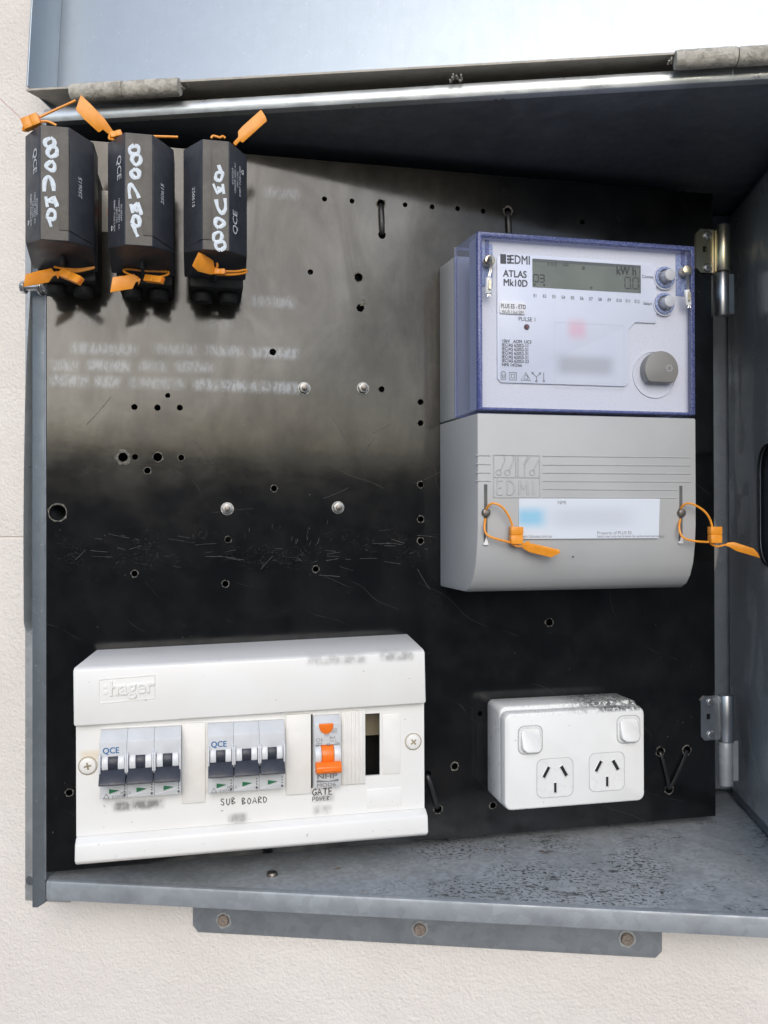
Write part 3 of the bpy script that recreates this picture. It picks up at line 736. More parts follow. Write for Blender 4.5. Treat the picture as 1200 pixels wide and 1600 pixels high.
# black cable ties threaded through pairs of holes
def tie(p, q, wd=.0042):
    p = Vector((p[0], 0, p[1])); q = Vector((q[0], 0, q[1])); m = (p + q) / 2
    pts = smooth([p + Vector((0, .004, 0)), p + Vector((0, -.0012, 0)) * 1 + (q - p) * .04, m + Vector((0, -.0030, 0)), q + Vector((0, -.0012, 0)) - (q - p) * .04, q + Vector((0, .004, 0))], 6)
    T.part('cable_tie', MB().tube(pts, wd / 2, 8, flat=0.0007, normal=(0, 1, 0)), 'black')
hp = lambda i: (holes[i][0], holes[i][1])
tie(hp(2), hp(3)); tie(hp(8), (hp(8)[0] + .0012, hp(8)[1] - .026)); tie(hp(37), hp(39), .0034); tie(hp(38), hp(39), .0034); tie(hp(40), hp(41), .004)
# hinges: leaf on the board, knuckles, lower leaf on the channel
def hinge(pl0, pl1, ztop, zmid, zbot, mat1, mat2, kn0, kn1, lab):
    u0 = pl0[0]; u1 = pl1[0]; w1 = pl0[2]; w0 = pl1[2]
    hf = 0.0016; r = (kn1 - kn0) / 2; cu = (kn0 + kn1) / 2
    sq = [(u0 + (u1 - u0) * .36, w0 + (w1 - w0) * .47), (u0 + (u1 - u0) * .60, w0 + (w1 - w0) * .47), (u0 + (u1 - u0) * .60, w0 + (w1 - w0) * .60), (u0 + (u1 - u0) * .36, w0 + (w1 - w0) * .60)]
    c = .004
    leaf = holed([(u0, w0 + c), (u0 + c, w0), (cu, w0), (cu, w1), (u0 + c, w1), (u0, w1 - c)], [sq], -0.0002, -hf)
    lf = T.part('hinge', leaf, mat1, label=lab)
    T.part('knuckle', MB().cyl((cu, -0.004, zmid), (cu, -0.004, ztop), r, 22), mat1, lf, bevel=0.0008)
    T.part('knuckle', MB().cyl((cu, -0.003, zbot), (cu, -0.003, zmid - .0006), r * .92, 22), mat2, lf, bevel=0.0008)
    T.part('lower_leaf', MB().box(cu + r * .6, cu + r * 1.9, -0.003, -0.001, zbot + .003, zmid - .001), mat2, lf)
    for k in (.12, .86):
        ru, rw = u0 + (u1 - u0) * .62, w0 + (w1 - w0) * k
        T.part('rivet', MB().cyl((ru, -hf, rw), (ru, -hf - .0016, rw), 0.0046, 18, .0036), 'zinc', lf, bevel=0.0004)
        T.part('rivet_hole', MB().cyl((ru, -hf - .0016, rw), (ru, -hf - .0019, rw), 0.0017, 12), 'slot', lf)
hinge((0.5683, -0.0016, 0.5531), (0.5866, -0.0016, 0.5126), 0.557, 0.5135, 0.4724, 'gold', 'zinc', 0.5871, 0.6003, 'gold zinc hinge beside the top of the meter')
hinge((0.5706, -0.0016, 0.1196), (0.5869, -0.0016, 0.0785), 0.1206, 0.0775, 0.0366, 'zinc', 'flange', 0.588, 0.602, 'silver hinge beside the power outlet')

# ------------------------------------------------------------------ electricity meter
T = Thing('electricity_meter', 'grey electricity meter with blue tinted clear cover and digital display', 'electricity meter', ME_O)
HM = 0.082
def msec(w, hf, hb=0.0, ins=0.0):
    k = hf / HM; k0 = hb / HM
    return [(0.3212 + 0.0075 * k0 + ins, -hb, w), (0.5250 - 0.0085 * k0 - ins, -hb, w), (0.5250 - 0.0085 * k - ins, -hf, w), (0.3212 + 0.0075 * k + ins, -hf, w)]
T.part('base', MB().loft([msec(0.3675, 0.036), msec(0.495, 0.036), msec(0.5025, 0.036)]), 'meter_grey', bevel=0.0015)
prof = [(0.3667, 0.0818), (0.30, 0.0818), (0.278, 0.0815), (0.262, 0.0800), (0.248, 0.0770), (0.237, 0.0715), (0.230, 0.0650), (0.2260, 0.0560)]
tc = T.part('terminal_cover', MB().loft([msec(w + (0.004 if i == len(prof) - 1 else 0) * 0, h) for i, (w, h) in enumerate(prof)]), 'meter_grey', bevel=0.0016, ang=50,
            label='plain grey lower terminal cover with raised lines')
X = (1, 0, 0); Z = (0, 0, 1)
F = lambda p, h: (p[0], -h, p[2])
em = MB()
E0 = (0.3417, -0.0818, 0.3342); E1 = (0.3797, -0.0818, 0.3012)
def seg(a, b, wd=.0011):
    em.tube([a, b], wd / 2, 8, flat=0.0006, normal=(0, -1, 0))
for a, b in (((0.3276, -0.0818, 0.3338), (0.339, -0.0818, 0.3337)), ((0.3276, -0.0818, 0.3271), (0.339, -0.0818, 0.3269)), ((0.3275, -0.0818, 0.3204), (0.339, -0.0818, 0.3202)), ((0.3275, -0.0818, 0.314), (0.339, -0.0818, 0.3139)),
             ((0.3825, -0.0818, 0.3339), (0.5114, -0.0818, 0.3343)), ((0.3824, -0.0818, 0.3269), (0.5114, -0.0818, 0.3277)), ((0.3824, -0.0818, 0.3206), (0.5113, -0.0818, 0.3209)), ((0.3824, -0.0818, 0.3141), (0.5113, -0.0818, 0.3144)),
             ((0.3824, -0.0818, 0.3078), (0.4985, -0.0818, 0.3076)), ((0.3823, -0.0818, 0.3012), (0.4985, -0.0818, 0.3012))):
    seg(a, b)
T.part('raised_line', em, 'meter_grey', tc, label='raised horizontal lines across the terminal cover')
em = MB()
fw = E1[0] - E0[0]; fh = E0[2] - E1[2]
def EP(a, b):   # emblem square, a right and b down, both 0..1
    return (E0[0] + fw * a, -0.0818, E0[2] - fh * b)
for pl in ([(0, 0), (1, 0)], [(0, 1), (1, 1)], [(0, 0), (0, 1)], [(1, 0), (1, 1)], [(0, .525), (1, .525)], [(.53, .02), (.53, .5)], [(.48, .02), (.48, .5)],
           [(.16, .34), (.24, .13), (.24, .02)], [(.34, .34), (.43, .14), (.43, .02)], [(.67, .5), (.67, .24), (.79, .02)], [(.87, .34), (.99, .08)], [(.66, .2), (.75, .02)]):
    for i in range(len(pl) - 1): seg(EP(*pl[i]), EP(*pl[i + 1]), .0010)
for a, b in ((.11, .41), (.30, .41), (.84, .41)):
    c0 = EP(a, b)
    em.tube([(c0[0] + .0021 * math.cos(q), c0[1], c0[2] + .0021 * math.sin(q)) for q in [2 * math.pi * i / 14 for i in range(14)]], .0006, 6, closed=True)
for pl in ([(.19, .60), (.08, .60), (.08, .93), (.19, .93)], [(.08, .76), (.17, .76)], [(.29, .93), (.29, .60), (.37, .60), (.44, .70), (.44, .83), (.37, .93), (.29, .93)],
           [(.55, .93), (.57, .60), (.645, .80), (.72, .60), (.74, .93)], [(.86, .60), (.86, .93)]):
    for i in range(len(pl) - 1): seg(EP(*pl[i]), EP(*pl[i + 1]), .0020)
T.part('raised_emblem', em, 'meter_grey', tc, label='raised square emblem with the letters EDMI')
lab = T.part('label', MB().pprism([uw((0.3624, -0.0822, 0.3004)), uw((0.4834, -0.0822, 0.3006)), uw((0.4821, -0.0822, 0.2684)), uw((0.3623, -0.0822, 0.2688))], 0.0812, 0.0823), 'label', tc, label='white printed label with a pale blue patch')
tx = MB()
for s_, sz, p in (('NMI', .0042, (0.3944, -0.0825, 0.2959)), ('https://pluses.com.au', .0032, (0.3627, -0.0825, 0.2698)), ('Property of PLUS ES', .0036, (0.4281, -0.0825, 0.2719)), ('Seals may only be broken by authorised personnel', .0029, (0.4281, -0.0825, 0.2694))):
    T.part('label_lettering', text_into(MB(), s_, sz, p), 'grey_print', tc)
for p in ((0.3352, -0.0819, 0.2879), (0.5024, -0.0819, 0.2876)):
    s = T.part('seal_slot', MB().pprism([(p[0] - .0013, p[2] - .0225), (p[0] + .0013, p[2] - .0225), (p[0] + .0013, p[2] + .0235), (p[0] - .0013, p[2] + .0235)], 0.078, 0.0821), 'slot', tc)
    T.part('slot_end', MB().pprism([(p[0] - .002, p[2] - .0235), (p[0] + .002, p[2] - .0235), (p[0] + .0005, p[2] - .0165)], 0.0805, 0.0824), 'sticker', tc)
    T.part('seal_screw', MB().cyl((p[0], -.0815, p[2] + .0015), (p[0], -.0848, p[2] + .0015), 0.0036, 18, .0031), 'steel', tc, bevel=.0005)
# clear cover
ring = lambda h, i: [(0.3212 + 0.0075 * h / HM + i, -h, 0.3688 + i * .6), (0.5250 - 0.0085 * h / HM - i, -h, 0.3688 + i * .6), (0.5250 - 0.0085 * h / HM - i, -h, 0.5085 - i), (0.3212 + 0.0075 * h / HM + i, -h, 0.5085 - i)]
cv = T.part('clear_cover', MB().loft([ring(0.0362, 0.0002), ring(0.076, 0.0006), ring(0.0800, 0.0012)], cap=False), 'cover_side', label='translucent blue sides of the clear cover')
e = 0.0034
ro, ri = ring(0.0822, 0.0008), ring(0.0822, 0.0008 + e)
T.part('cover_edge', MB().loft([ring(0.0795, 0.0003), ring(0.0815, 0.0006), ro, ri, ring(0.0770, 0.0008 + e), ring(0.0770, 0.0015)], cap=False), 'cover_edge', cv, bevel=0.0006, ang=60, label='deep blue edge of the clear cover')
T.part('cover_flange', MB().loft([ring(0.0352, -0.0005), ring(0.0372, -0.0005), ring(0.0372, 0.0016), ring(0.0352, 0.0016)], cap=False), 'cover_side', cv)
i0 = 0.0008 + e + .0002
a = ring(0.0815, i0)
T.part('front_pane', MB().add(a, [(0, 1, 2, 3)]), 'cover_front', cv)
fr = ring(0.0745, 0.0030)
T.part('frosted_face', MB().loft([ring(0.060, 0.0030), fr]), 'frost')
for a, b, lb in (((0.3334, -0.077, 0.5008), (0.3438, -0.077, 0.4672), 'left'), ((0.503, -0.077, 0.5033), (0.5139, -0.077, 0.4685), 'right')):
    T.part('seal_recess', MB().pbox(a[0], b[0], .0740, .0752, b[2], a[2]), 'notch', label='speckled blue recess behind the wire seal')
    c0 = ((a[0] + b[0]) / 2 + .0005, (a[2] * .55 + b[2] * .45))
    s = T.part('seal_screw', MB().cyl((c0[0], -.0752, c0[1]), (c0[0], -.0835, c0[1]), 0.0042, 18), 'brass', bevel=.0008)
    T.part('recess_slot', MB().pbox(c0[0] - .0015, c0[0] + .0015, .0750, .0760, c0[1] + .006, c0[1] + .018), 'cover_edge')
# printed plate
q0 = (0.3472, -0.0765, 0.4943); q1 = (0.4847, -0.0765, 0.4934); q2 = (0.4597, -0.0765, 0.3918); q3 = (0.4845, -0.0765, 0.4445)
PT = (q0[2] + q1[2]) / 2
pl = [(q0[0], q2[2] + .003), (q0[0] + .003, q2[2]), (q2[0] - .003, q2[2]), (q2[0], q2[2] + .003), (q2[0], q3[2] - .006), (q2[0] + .006, q3[2]), (q1[0] - .001, q3[2]), (q1[0], q3[2] + .001), (q1[0], PT - .004), (q1[0] - .004, PT), (q0[0] + .004, PT), (q0[0], PT - .004)]
plt_ = T.part('face_plate', MB().pprism(pl, .0744, .0762), 'plate', bevel=.0005, label='pale blue white printed face plate')
T.part('plate_frame', MB().loft([[(u, -.0764, w) for u, w in rrect(*x)] for x in ((0.3949, 0.4555, 0.3898, 0.4414, .0015),
       (0.3949 + .0003, 0.4555 - .0003, 0.3898 + .0003, 0.4414 - .0003, .0014))], cap=False), 'frost', plt_)
l0 = (0.3766, -0.0765, 0.491); l1 = (0.4703, -0.0765, 0.4685)
lw = l1[0] - l0[0]; lh = l0[2] - l1[2]
lf = T.part('display', MB().pbox(l0[0], l1[0], .0755, .0766, l1[2], l0[2]), 'lcd', label='olive grey liquid crystal display')
T.part('display_shade', MB().pbox(l0[0], l1[0], .0766, .0768, l0[2] - lh * .10, l0[2]), 'lcd_shade', lf)  # shade along the top of the display, painted as a dark strip
T.part('display_shade', MB().pbox(l1[0] - lw * .014, l1[0], .0766, .0768, l1[2], l0[2] - lh * .11), 'lcd_shade', lf)  # same painted shade down the right edge
LP = lambda a, b: (l0[0] + lw * a, -.0769, l0[2] - lh * b)
sg = MB()
def seven(a, b, wd, ht, on):
    S = {'a': ((0, 0), (1, 0)), 'b': ((1, 0), (1, .5)), 'c': ((1, .5), (1, 1)), 'd': ((0, 1), (1, 1)), 'e': ((0, .5), (0, 1)), 'f': ((0, 0), (0, .5)), 'g': ((0, .5), (1, .5))}
    for k in on:
        (p, q), (r, s) = S[k]
        p2, q2, r2, s2 = [x + (y - x) * .10 for x, y in ((p, r), (q, s), (r, p), (s, q))]
        sg.tube([LP(a + wd * p2, b + ht * q2), LP(a + wd * r2, b + ht * s2)], .00038, 6, flat=.0001, normal=(0, -1, 0))
seven(.005, .56, .045, .25, 'abcdef'); seven(.062, .56, .042, .25, 'abgcd'); seven(.850, .46, .050, .40, 'abcdef'); seven(.925, .46, .050, .40, 'abcdef')
sg.pprism(circ(LP(.910, .86)[0], LP(.910, .86)[2], .0005, 8), .0767, .0769)
text_into(sg, 'kW h', .0098, LP(.765, .38), sx=.80, bold=.03)
text_into(sg, 'E E E', .0042, LP(.135, .22), sx=.9); text_into(sg, 'Ind.B', .0028, LP(.27, .19), sx=.9)
sg.ring((LP(.462, .22)[0], LP(.462, .22)[2]), .0011, .0014, .0767, .0769, 14); sg.pprism(circ(LP(.462, .22)[0], LP(.462, .22)[2], .0005, 8), .0767, .0769)
for a in (.018, .105, .535):
    p = LP(a, .93); sg.pprism([(p[0] - .0012, p[2] + .001), (p[0] + .0012, p[2] + .001), (p[0], p[2] - .001)], .0767, .0769)
T.part('display_segment', sg, 'lcd_seg', lf, label='digits 03 and 0.0 with kW h')
tx = MB(); hf = .0765
LG = (0.3498, -0.0765, 0.4859)
tx.pbox(LG[0], LG[0] + .0048, .0760, hf, LG[2] - .0003, LG[2] + .0072)
for k in range(3): tx.pbox(LG[0] + .0056, LG[0] + .0082, .0760, hf, LG[2] + .0025 * k, LG[2] + .0025 * k + .0017)
text_into(tx, 'EDMI', .0098, (0.3573, -0.0765, 0.4861), sx=.78, bold=.02)
T.part('brand_lettering', tx, 'ink', plt_, label='brand mark EDMI on the face plate'); tx = MB()
text_into(tx, 'ATLAS', .0076, (0.3519, -0.0765, 0.4754), sx=.90, bold=.035)
text_into(tx, 'Mk10D', .0076, (0.3519, -0.0765, 0.4683), sx=.90, bold=.035)
T.part('model_lettering', tx, 'ink', plt_, label='bold lettering ATLAS Mk10D'); tx = MB()
for k in range(12):
    a = (0.3765, -0.0765, 0.4605); b = (0.464, -0.0765, 0.4603)
    text_into(tx, 'E%d' % (k + 1), .0036, (a[0] + (b[0] - a[0]) * k / 11 + .0008, -.0765, a[2] + (b[2] - a[2]) * k / 11), sx=.85)
T.part('register_lettering', tx, 'ink', plt_, label='register names E1 to E12'); tx = MB()
text_into(tx, 'Connect', .0036, (0.4715, -0.0765, 0.4811), sx=.9); text_into(tx, 'Select', .0036, (0.4725, -0.0765, 0.4592), sx=.9)
T.part('button_lettering', tx, 'ink', plt_); tx = MB()
text_into(tx, 'PULSE 1', .0046, (0.3646, -0.0765, 0.4411), sx=.95)
T.part('pulse_lettering', tx, 'ink', plt_); tx = MB()
for k, s in enumerate(('10kV   AOM  UC3', 'IEC/AS 62052-11', 'IEC/AS 62052-21', 'IEC/AS 62052-31', 'IEC/AS 62053-21', 'IEC/AS 62053-23', 'NMI 14/2/66')):
    a = (0.3507, -0.0765, 0.4234); b = (0.3506, -0.0765, 0.4047)
    text_into(tx, s, .0036, (a[0], a[1], a[2] + (b[2] - a[2]) * k / 6), sx=.90, bold=.02)
T.part('standards_lettering', tx, 'ink', plt_, label='seven small lines of standards'); tx = MB()
S0 = (0.3506, -0.0765, 0.3971)
def ic(pts, closed=True):
    q = [(S0[0] + a, -.0764, S0[2] + b) for a, b in pts]
    tx.tube(q, .00022, 6, closed=closed)
ic([(-.0005, -.003), (.0032, -.003), (.0032, .0025), (.0022, .0025), (.0022, .0034), (.0006, .0034), (.0006, .0025), (-.0005, .0025)])
ic([(.0006, .001), (.0006, -.0016), (.0020, -.0016), (.0020, .001)], False)
ic([(.0066, -.003), (.0122, -.003), (.0122, .003), (.0066, .003)]); ic([(.0080, -.0015), (.0108, -.0015), (.0108, .0015), (.0080, .0015)])
ic([(.0160, -.003), (.0240, -.003), (.0200, .0035)]); ic([(.0185, -.002), (.0215, -.002), (.0220, -.0005), (.0200, .0015)])
ic([(.0262, .0024), (.0290, 0), (.0318, .0024)], False); ic([(.0290, 0), (.0290, -.0028)], False)
for c in ((.0258, .0029), (.0322, .0029), (.0290, -.0034), (.0352, -.0030)):
    ic([(c[0] + .0007 * math.cos(q), c[1] + .0007 * math.sin(q)) for q in [2 * math.pi * i / 8 for i in range(8)]])
ic([(.0352, -.0022), (.0352, .0036)], False)
T.part('symbol_print', tx, 'ink', plt_, label='row of small printed symbols')
k0 = (0.3486, -0.0768, 0.456); k1 = (0.3704, -0.0768, 0.4459)
stk = T.part('sticker', MB().pprism(rrect(k0[0], k1[0], k1[2], k0[2], .0018), .0762, .0775), 'sticker', plt_, bevel=.0003, label='small white sticker reading PLUS ES - ETD')
tx = MB(); text_into(tx, 'PLUS ES - ETD', .0050, (k0[0] + .0009, -.0777, k0[2] - .0058), sx=.68, bold=.02); text_into(tx, 'Wi-Fi / Ind SIM', .0040, (k0[0] + .0018, -.0777, k0[2] - .0100), sx=.74)
T.part('sticker_lettering', tx, 'ink', plt_)
p = (0.3716, -0.0765, 0.4364); T.part('pulse_lamp', MB().cyl((p[0], -.0758, p[2]), (p[0], -.0772, p[2]), .0018, 16, .0012), 'led', plt_); T.part('lamp_rim', MB().ring((p[0], p[2]), .0018, .0023, .0760, .0767, 16), 'ink', plt_)
for p in ((0.4918, -0.08, 0.4823), (0.4912, -0.08, 0.4608)):
    b = T.part('button', MB().cyl((p[0], -.0745, p[2]), (p[0], -.0860, p[2]), .0052, 22, .0048), 'button', bevel=.0008)
    T.part('button_well', MB().ring((p[0], p[2]), .0064, .0088, .0745, .0785, 26), 'notch', b, bevel=.0006)
    T.part('button_rim', MB().ring((p[0], p[2]), .0089, .0100, .0745, .0770, 26), 'frost', b)
p = (0.4851, -0.08, 0.4056)
pc = [(q[0], q[1]) for q in circ(p[0], p[2], .0150, 36)]
pc = [(u, max(w, p[2] - .0105)) for u, w in pc]
port = T.part('optical_port', MB().pprism(pc, .0745, .0835), 'port', bevel=.001, label='taupe round optical port cap')
T.part('port_ring', MB().ring((p[0] - .002, p[2] - .003), .0185, .0194, .0742, .0755, 40), 'frost', port)
T.part('port_mark', MB().ring((p[0] + .0065, p[2] + .001), .0022, .0026, .0835, .0838, 18), 'button', port)
p = (0.4089, -0.08, 0.2542)
T.part('moulding_pip', MB().cyl((p[0], -.0785, p[2]), (p[0], -.0803, p[2]), .0005, 8), 'slot', tc)

# crimped wire seals on the meter cover
for pts, a, b, lb in ((((0.3358, -0.085, 0.483), (0.3369, -0.088, 0.4871), (0.3381, -0.086, 0.4789), (0.3368, -0.085, 0.4722)), (0.3374, -0.085, 0.4712), (0.3371, -0.084, 0.459), 'crimped wire seal at the top left of the meter cover'),
                      (((0.5044, -0.085, 0.4816), (0.5049, -0.088, 0.484), (0.5066, -0.086, 0.4763), (0.5072, -0.085, 0.4713)), (0.5066, -0.085, 0.4708), (0.5089, -0.084, 0.4586), 'crimped wire seal at the top right of the meter cover')):
    T = Thing('wire_seal', lb, 'wire seal', (b[0], b[1], b[2]), group='crimped wire seals on the meter')
    cr = T.part('crimp', MB().tube([a, [(x + y) / 2 for x, y in zip(a, b)], b], .0027, 8, flat=.0016, normal=(0, -1, 0)), 'mcb_white', bevel=.0003)
    w = MB(); w.tube(smooth(pts, 5), .0006, 6); w.tube(smooth([(x + .0012, y, z) for x, y, z in pts], 5), .0006, 6)
    w.tube([b, (b[0] - .0006, b[1], b[2] - .0022)], .0006, 6); w.tube([(b[0] + .001, b[1], b[2]), (b[0] + .0016, b[1], b[2] - .0022)], .0006, 6)
    T.part('wire', w, 'zinc')
    m = [(x + y) / 2 for x, y in zip(a, b)]
    T.part('crimp_mark', MB().pbox(m[0] - .0008, m[0] + .0012, .0864, .0872, m[2] - .003, m[2] + .004), 'brass', cr)

# ------------------------------------------------------------------ breaker enclosure
T = Thing('breaker_enclosure', 'ivory plastic breaker enclosure with a raised hager badge', 'breaker box', CU_O)
HF = 0.0625; HMID = 0.056
UL, UR = 0.0298, 0.2922
def ends(pl, pr, x0=UL, x1=UR):
    return MB().loft([[(x0, -h, w) for h, w in pl], [(x1, -h, w) for h, w in pr]])
up = T.part('upper_cover', MB().loft([[(0.0370, 0, 0.1355), (0.0370, 0, 0.1811), (0.2924, 0, 0.1860), (0.2924, 0, 0.1390)],
                                       [(UL - .0008, -.0585, 0.1352), (UL - .0012, -.0585, 0.1775), (UR - .0008, -.0585, 0.1818), (UR, -.0585, 0.1395)],
                                       [(UL - .0008, -HF, 0.1352), (UL - .0012, -HF, 0.1761), (UR - .0008, -HF, 0.1803), (UR, -HF, 0.1395)]]), 'ivory', bevel=.0016, ang=40)
lw0 = T.part('lower_cover', MB().loft([[(UL, 0, 0.0325), (UL, -.060, 0.0345), (UL, -.0640, 0.0375), (UL, -.0628, 0.0500), (UL, -HMID, 0.0535), (UL, 0, 0.0535)],
                                 [(UR + .0012, 0, 0.0330), (UR + .0012, -.060, 0.0350), (UR + .0012, -.0640, 0.0380), (UR + .0012, -.0628, 0.0515), (UR + .0012, -HMID, 0.0550), (UR + .0012, 0, 0.0550)]]), 'ivory', bevel=.0014, ang=25)
s0, s1, sw0, sw1 = 0.2435, 0.2562, 0.0836, 0.1322
mid = holed([(UL + .0002, .0536), (UR, .0551), (UR - .0002, .1394), (UL, .1351)], [[(s0, sw0), (s1, sw0), (s1, sw1), (s0, sw1)]], -(HMID - .0022), -HMID)
md = T.part('front_plate', mid, 'ivory')
T.part('side_wall', MB().pbox(UL + .0005, UL + .0025, 0, HMID - .0023, .0536, .1350), 'ivory')
T.part('side_wall', MB().pbox(UR - .0025, UR - .0005, 0, HMID - .0023, .0552, .1390), 'ivory')
T.part('inner_rail', MB().pbox(0.225, UR - .003, .016, .030, .1085, .1385), 'tan', label='tan terminal rail seen through the open slot')
T.part('inner_back', MB().pbox(UL + .003, UR - .003, .0005, .002, .0555, .1345), 'dark')
bc = (0.0664, -0.0625, 0.1601)
bg0 = (0.0467, -0.0625, 0.1684); bg1 = (0.0858, -0.0625, 0.1503)
wt = MB()
rr = [(bg0[0], 0.1684), (bg1[0], 0.1701), (bg1[0], 0.1532), (bg0[0], 0.1512)]
bad = MB()
for i in range(4): bad.tube([(rr[i][0], -HF, rr[i][1]), (rr[(i + 1) % 4][0], -HF, rr[(i + 1) % 4][1])], .0005, 6, flat=.0005, normal=(0, -1, 0))
T.part('badge_frame', bad, 'ivory_plain', up)
tx = MB()
ca = Vector((bg1[0] - bg0[0], 0, rr[1][1] - rr[0][1])).normalized()
cu_ = bpy.data.curves.new('t', 'FONT'); cu_.body = 'hager'; cu_.size = .0150; cu_.extrude = .0011; cu_.bevel_depth = .0003; cu_.bevel_resolution = 1; cu_.resolution_u = 4
ob = bpy.data.objects.new('t', cu_); me = ob.to_mesh()
P0 = Vector((bg0[0] + .0068, -HF, rr[0][1] - .0118))
tx.add([tuple(P0 + ca * (v.co.x * .95) + Vector((0, -v.co.z, v.co.y))) for v in me.vertices], [tuple(p.vertices) for p in me.polygons])
ob.to_mesh_clear(); bpy.data.objects.remove(ob); bpy.data.curves.remove(cu_)
for k in (0.002, .0060): tx.pbox(bg0[0] + .0030, bg0[0] + .0055, HF - .0003, HF + .0007, P0.z + k - .0008, P0.z + k + .0013)
T.part('badge_lettering', tx, 'ivory', up, label='raised badge lettering :hager')
# blanking strips and moulded outline
bl = T.part('blank', MB().pbox(0.1825, 0.2017, HMID - .001, .0583, 0.0737, 0.135), 'ivory_plain', bevel=.0005, label='plain blanking strip beside the orange breaker')
T.part('blank', MB().pbox(0.1049, 0.1222, HMID - .001, .0577, 0.0725, 0.1323), 'ivory_plain', bevel=.0005, label='plain blanking strip between the grey breakers')
rb0, rb1 = 0.2256, 0.2443
rib = T.part('ribbed_blank', MB().pbox(rb0, rb1, HMID - .001, .0578, 0.0782, 0.1353), 'ivory_plain', bevel=.0004, label='ribbed snap off blank')
for k in range(5):
    x = rb0 + (rb1 - rb0) * (k + .6) / 5.6
    T.part('rib', MB().pbox(x - .0011, x + .0011, .0578, .0588, 0.0782 + .0006, 0.1353 - .0006), 'ivory_plain', rib, bevel=.0004)
T.part('raised_panel', MB().pprism(rrect(0.2578, 0.2727, 0.0838, 0.1306, .0015), HMID - .0005, .0568), 'ivory_plain', md, bevel=.0004)
T.part('raised_panel', MB().pprism(rrect(0.2449, 0.2737, 0.0582, 0.0732, .0012), HMID - .0005, .0564), 'ivory', md, bevel=.0003)
for p, lb in (((0.038, -0.057, 0.1047), 'left'), ((0.2831, -0.057, 0.1084), 'right')):
    sc = T.part('cover_screw', MB().cyl((p[0], -HMID + .001, p[2]), (p[0], -.0576, p[2]), .0058, 26), 'ivory_plain', bevel=.0006)
    T.part('screw_rim', MB().ring((p[0], p[2]), .0062, .0068, HMID - .0005, HMID + .0003, 28), 'tan', sc)
    q = MB()
    for d in (rad(10), rad(100)) if lb == 'left' else (rad(40), rad(130)):
        dx, dz = math.cos(d) * .0026, math.sin(d) * .0026
        q.tube([(p[0] - dx, -.0576, p[2] - dz), (p[0] + dx, -.0576, p[2] + dz)], .0007, 6, flat=.0002, normal=(0, -1, 0))
    T.part('cross_slot', q, 'tan', sc)
for wd_, p, e_, sz, pen in (('GATE', (0.2028, -0.0563, 0.0714), X, .0048, .0009), ('POWER', (0.2028, -0.0563, 0.067), X, .0032, .0005), ('SUB', (0.1335, -0.0563, 0.0691), (.999, 0, .012), .0046, .0007), ('BOARD', (0.1492, -0.0563, 0.0684), (.999, 0, .012), .0046, .0007)):
    T.part('handwriting', handwrite(MB(), wd_, p, e_, Z, sz, pen), 'marker', md, label='grey marker pen word ' + wd_)

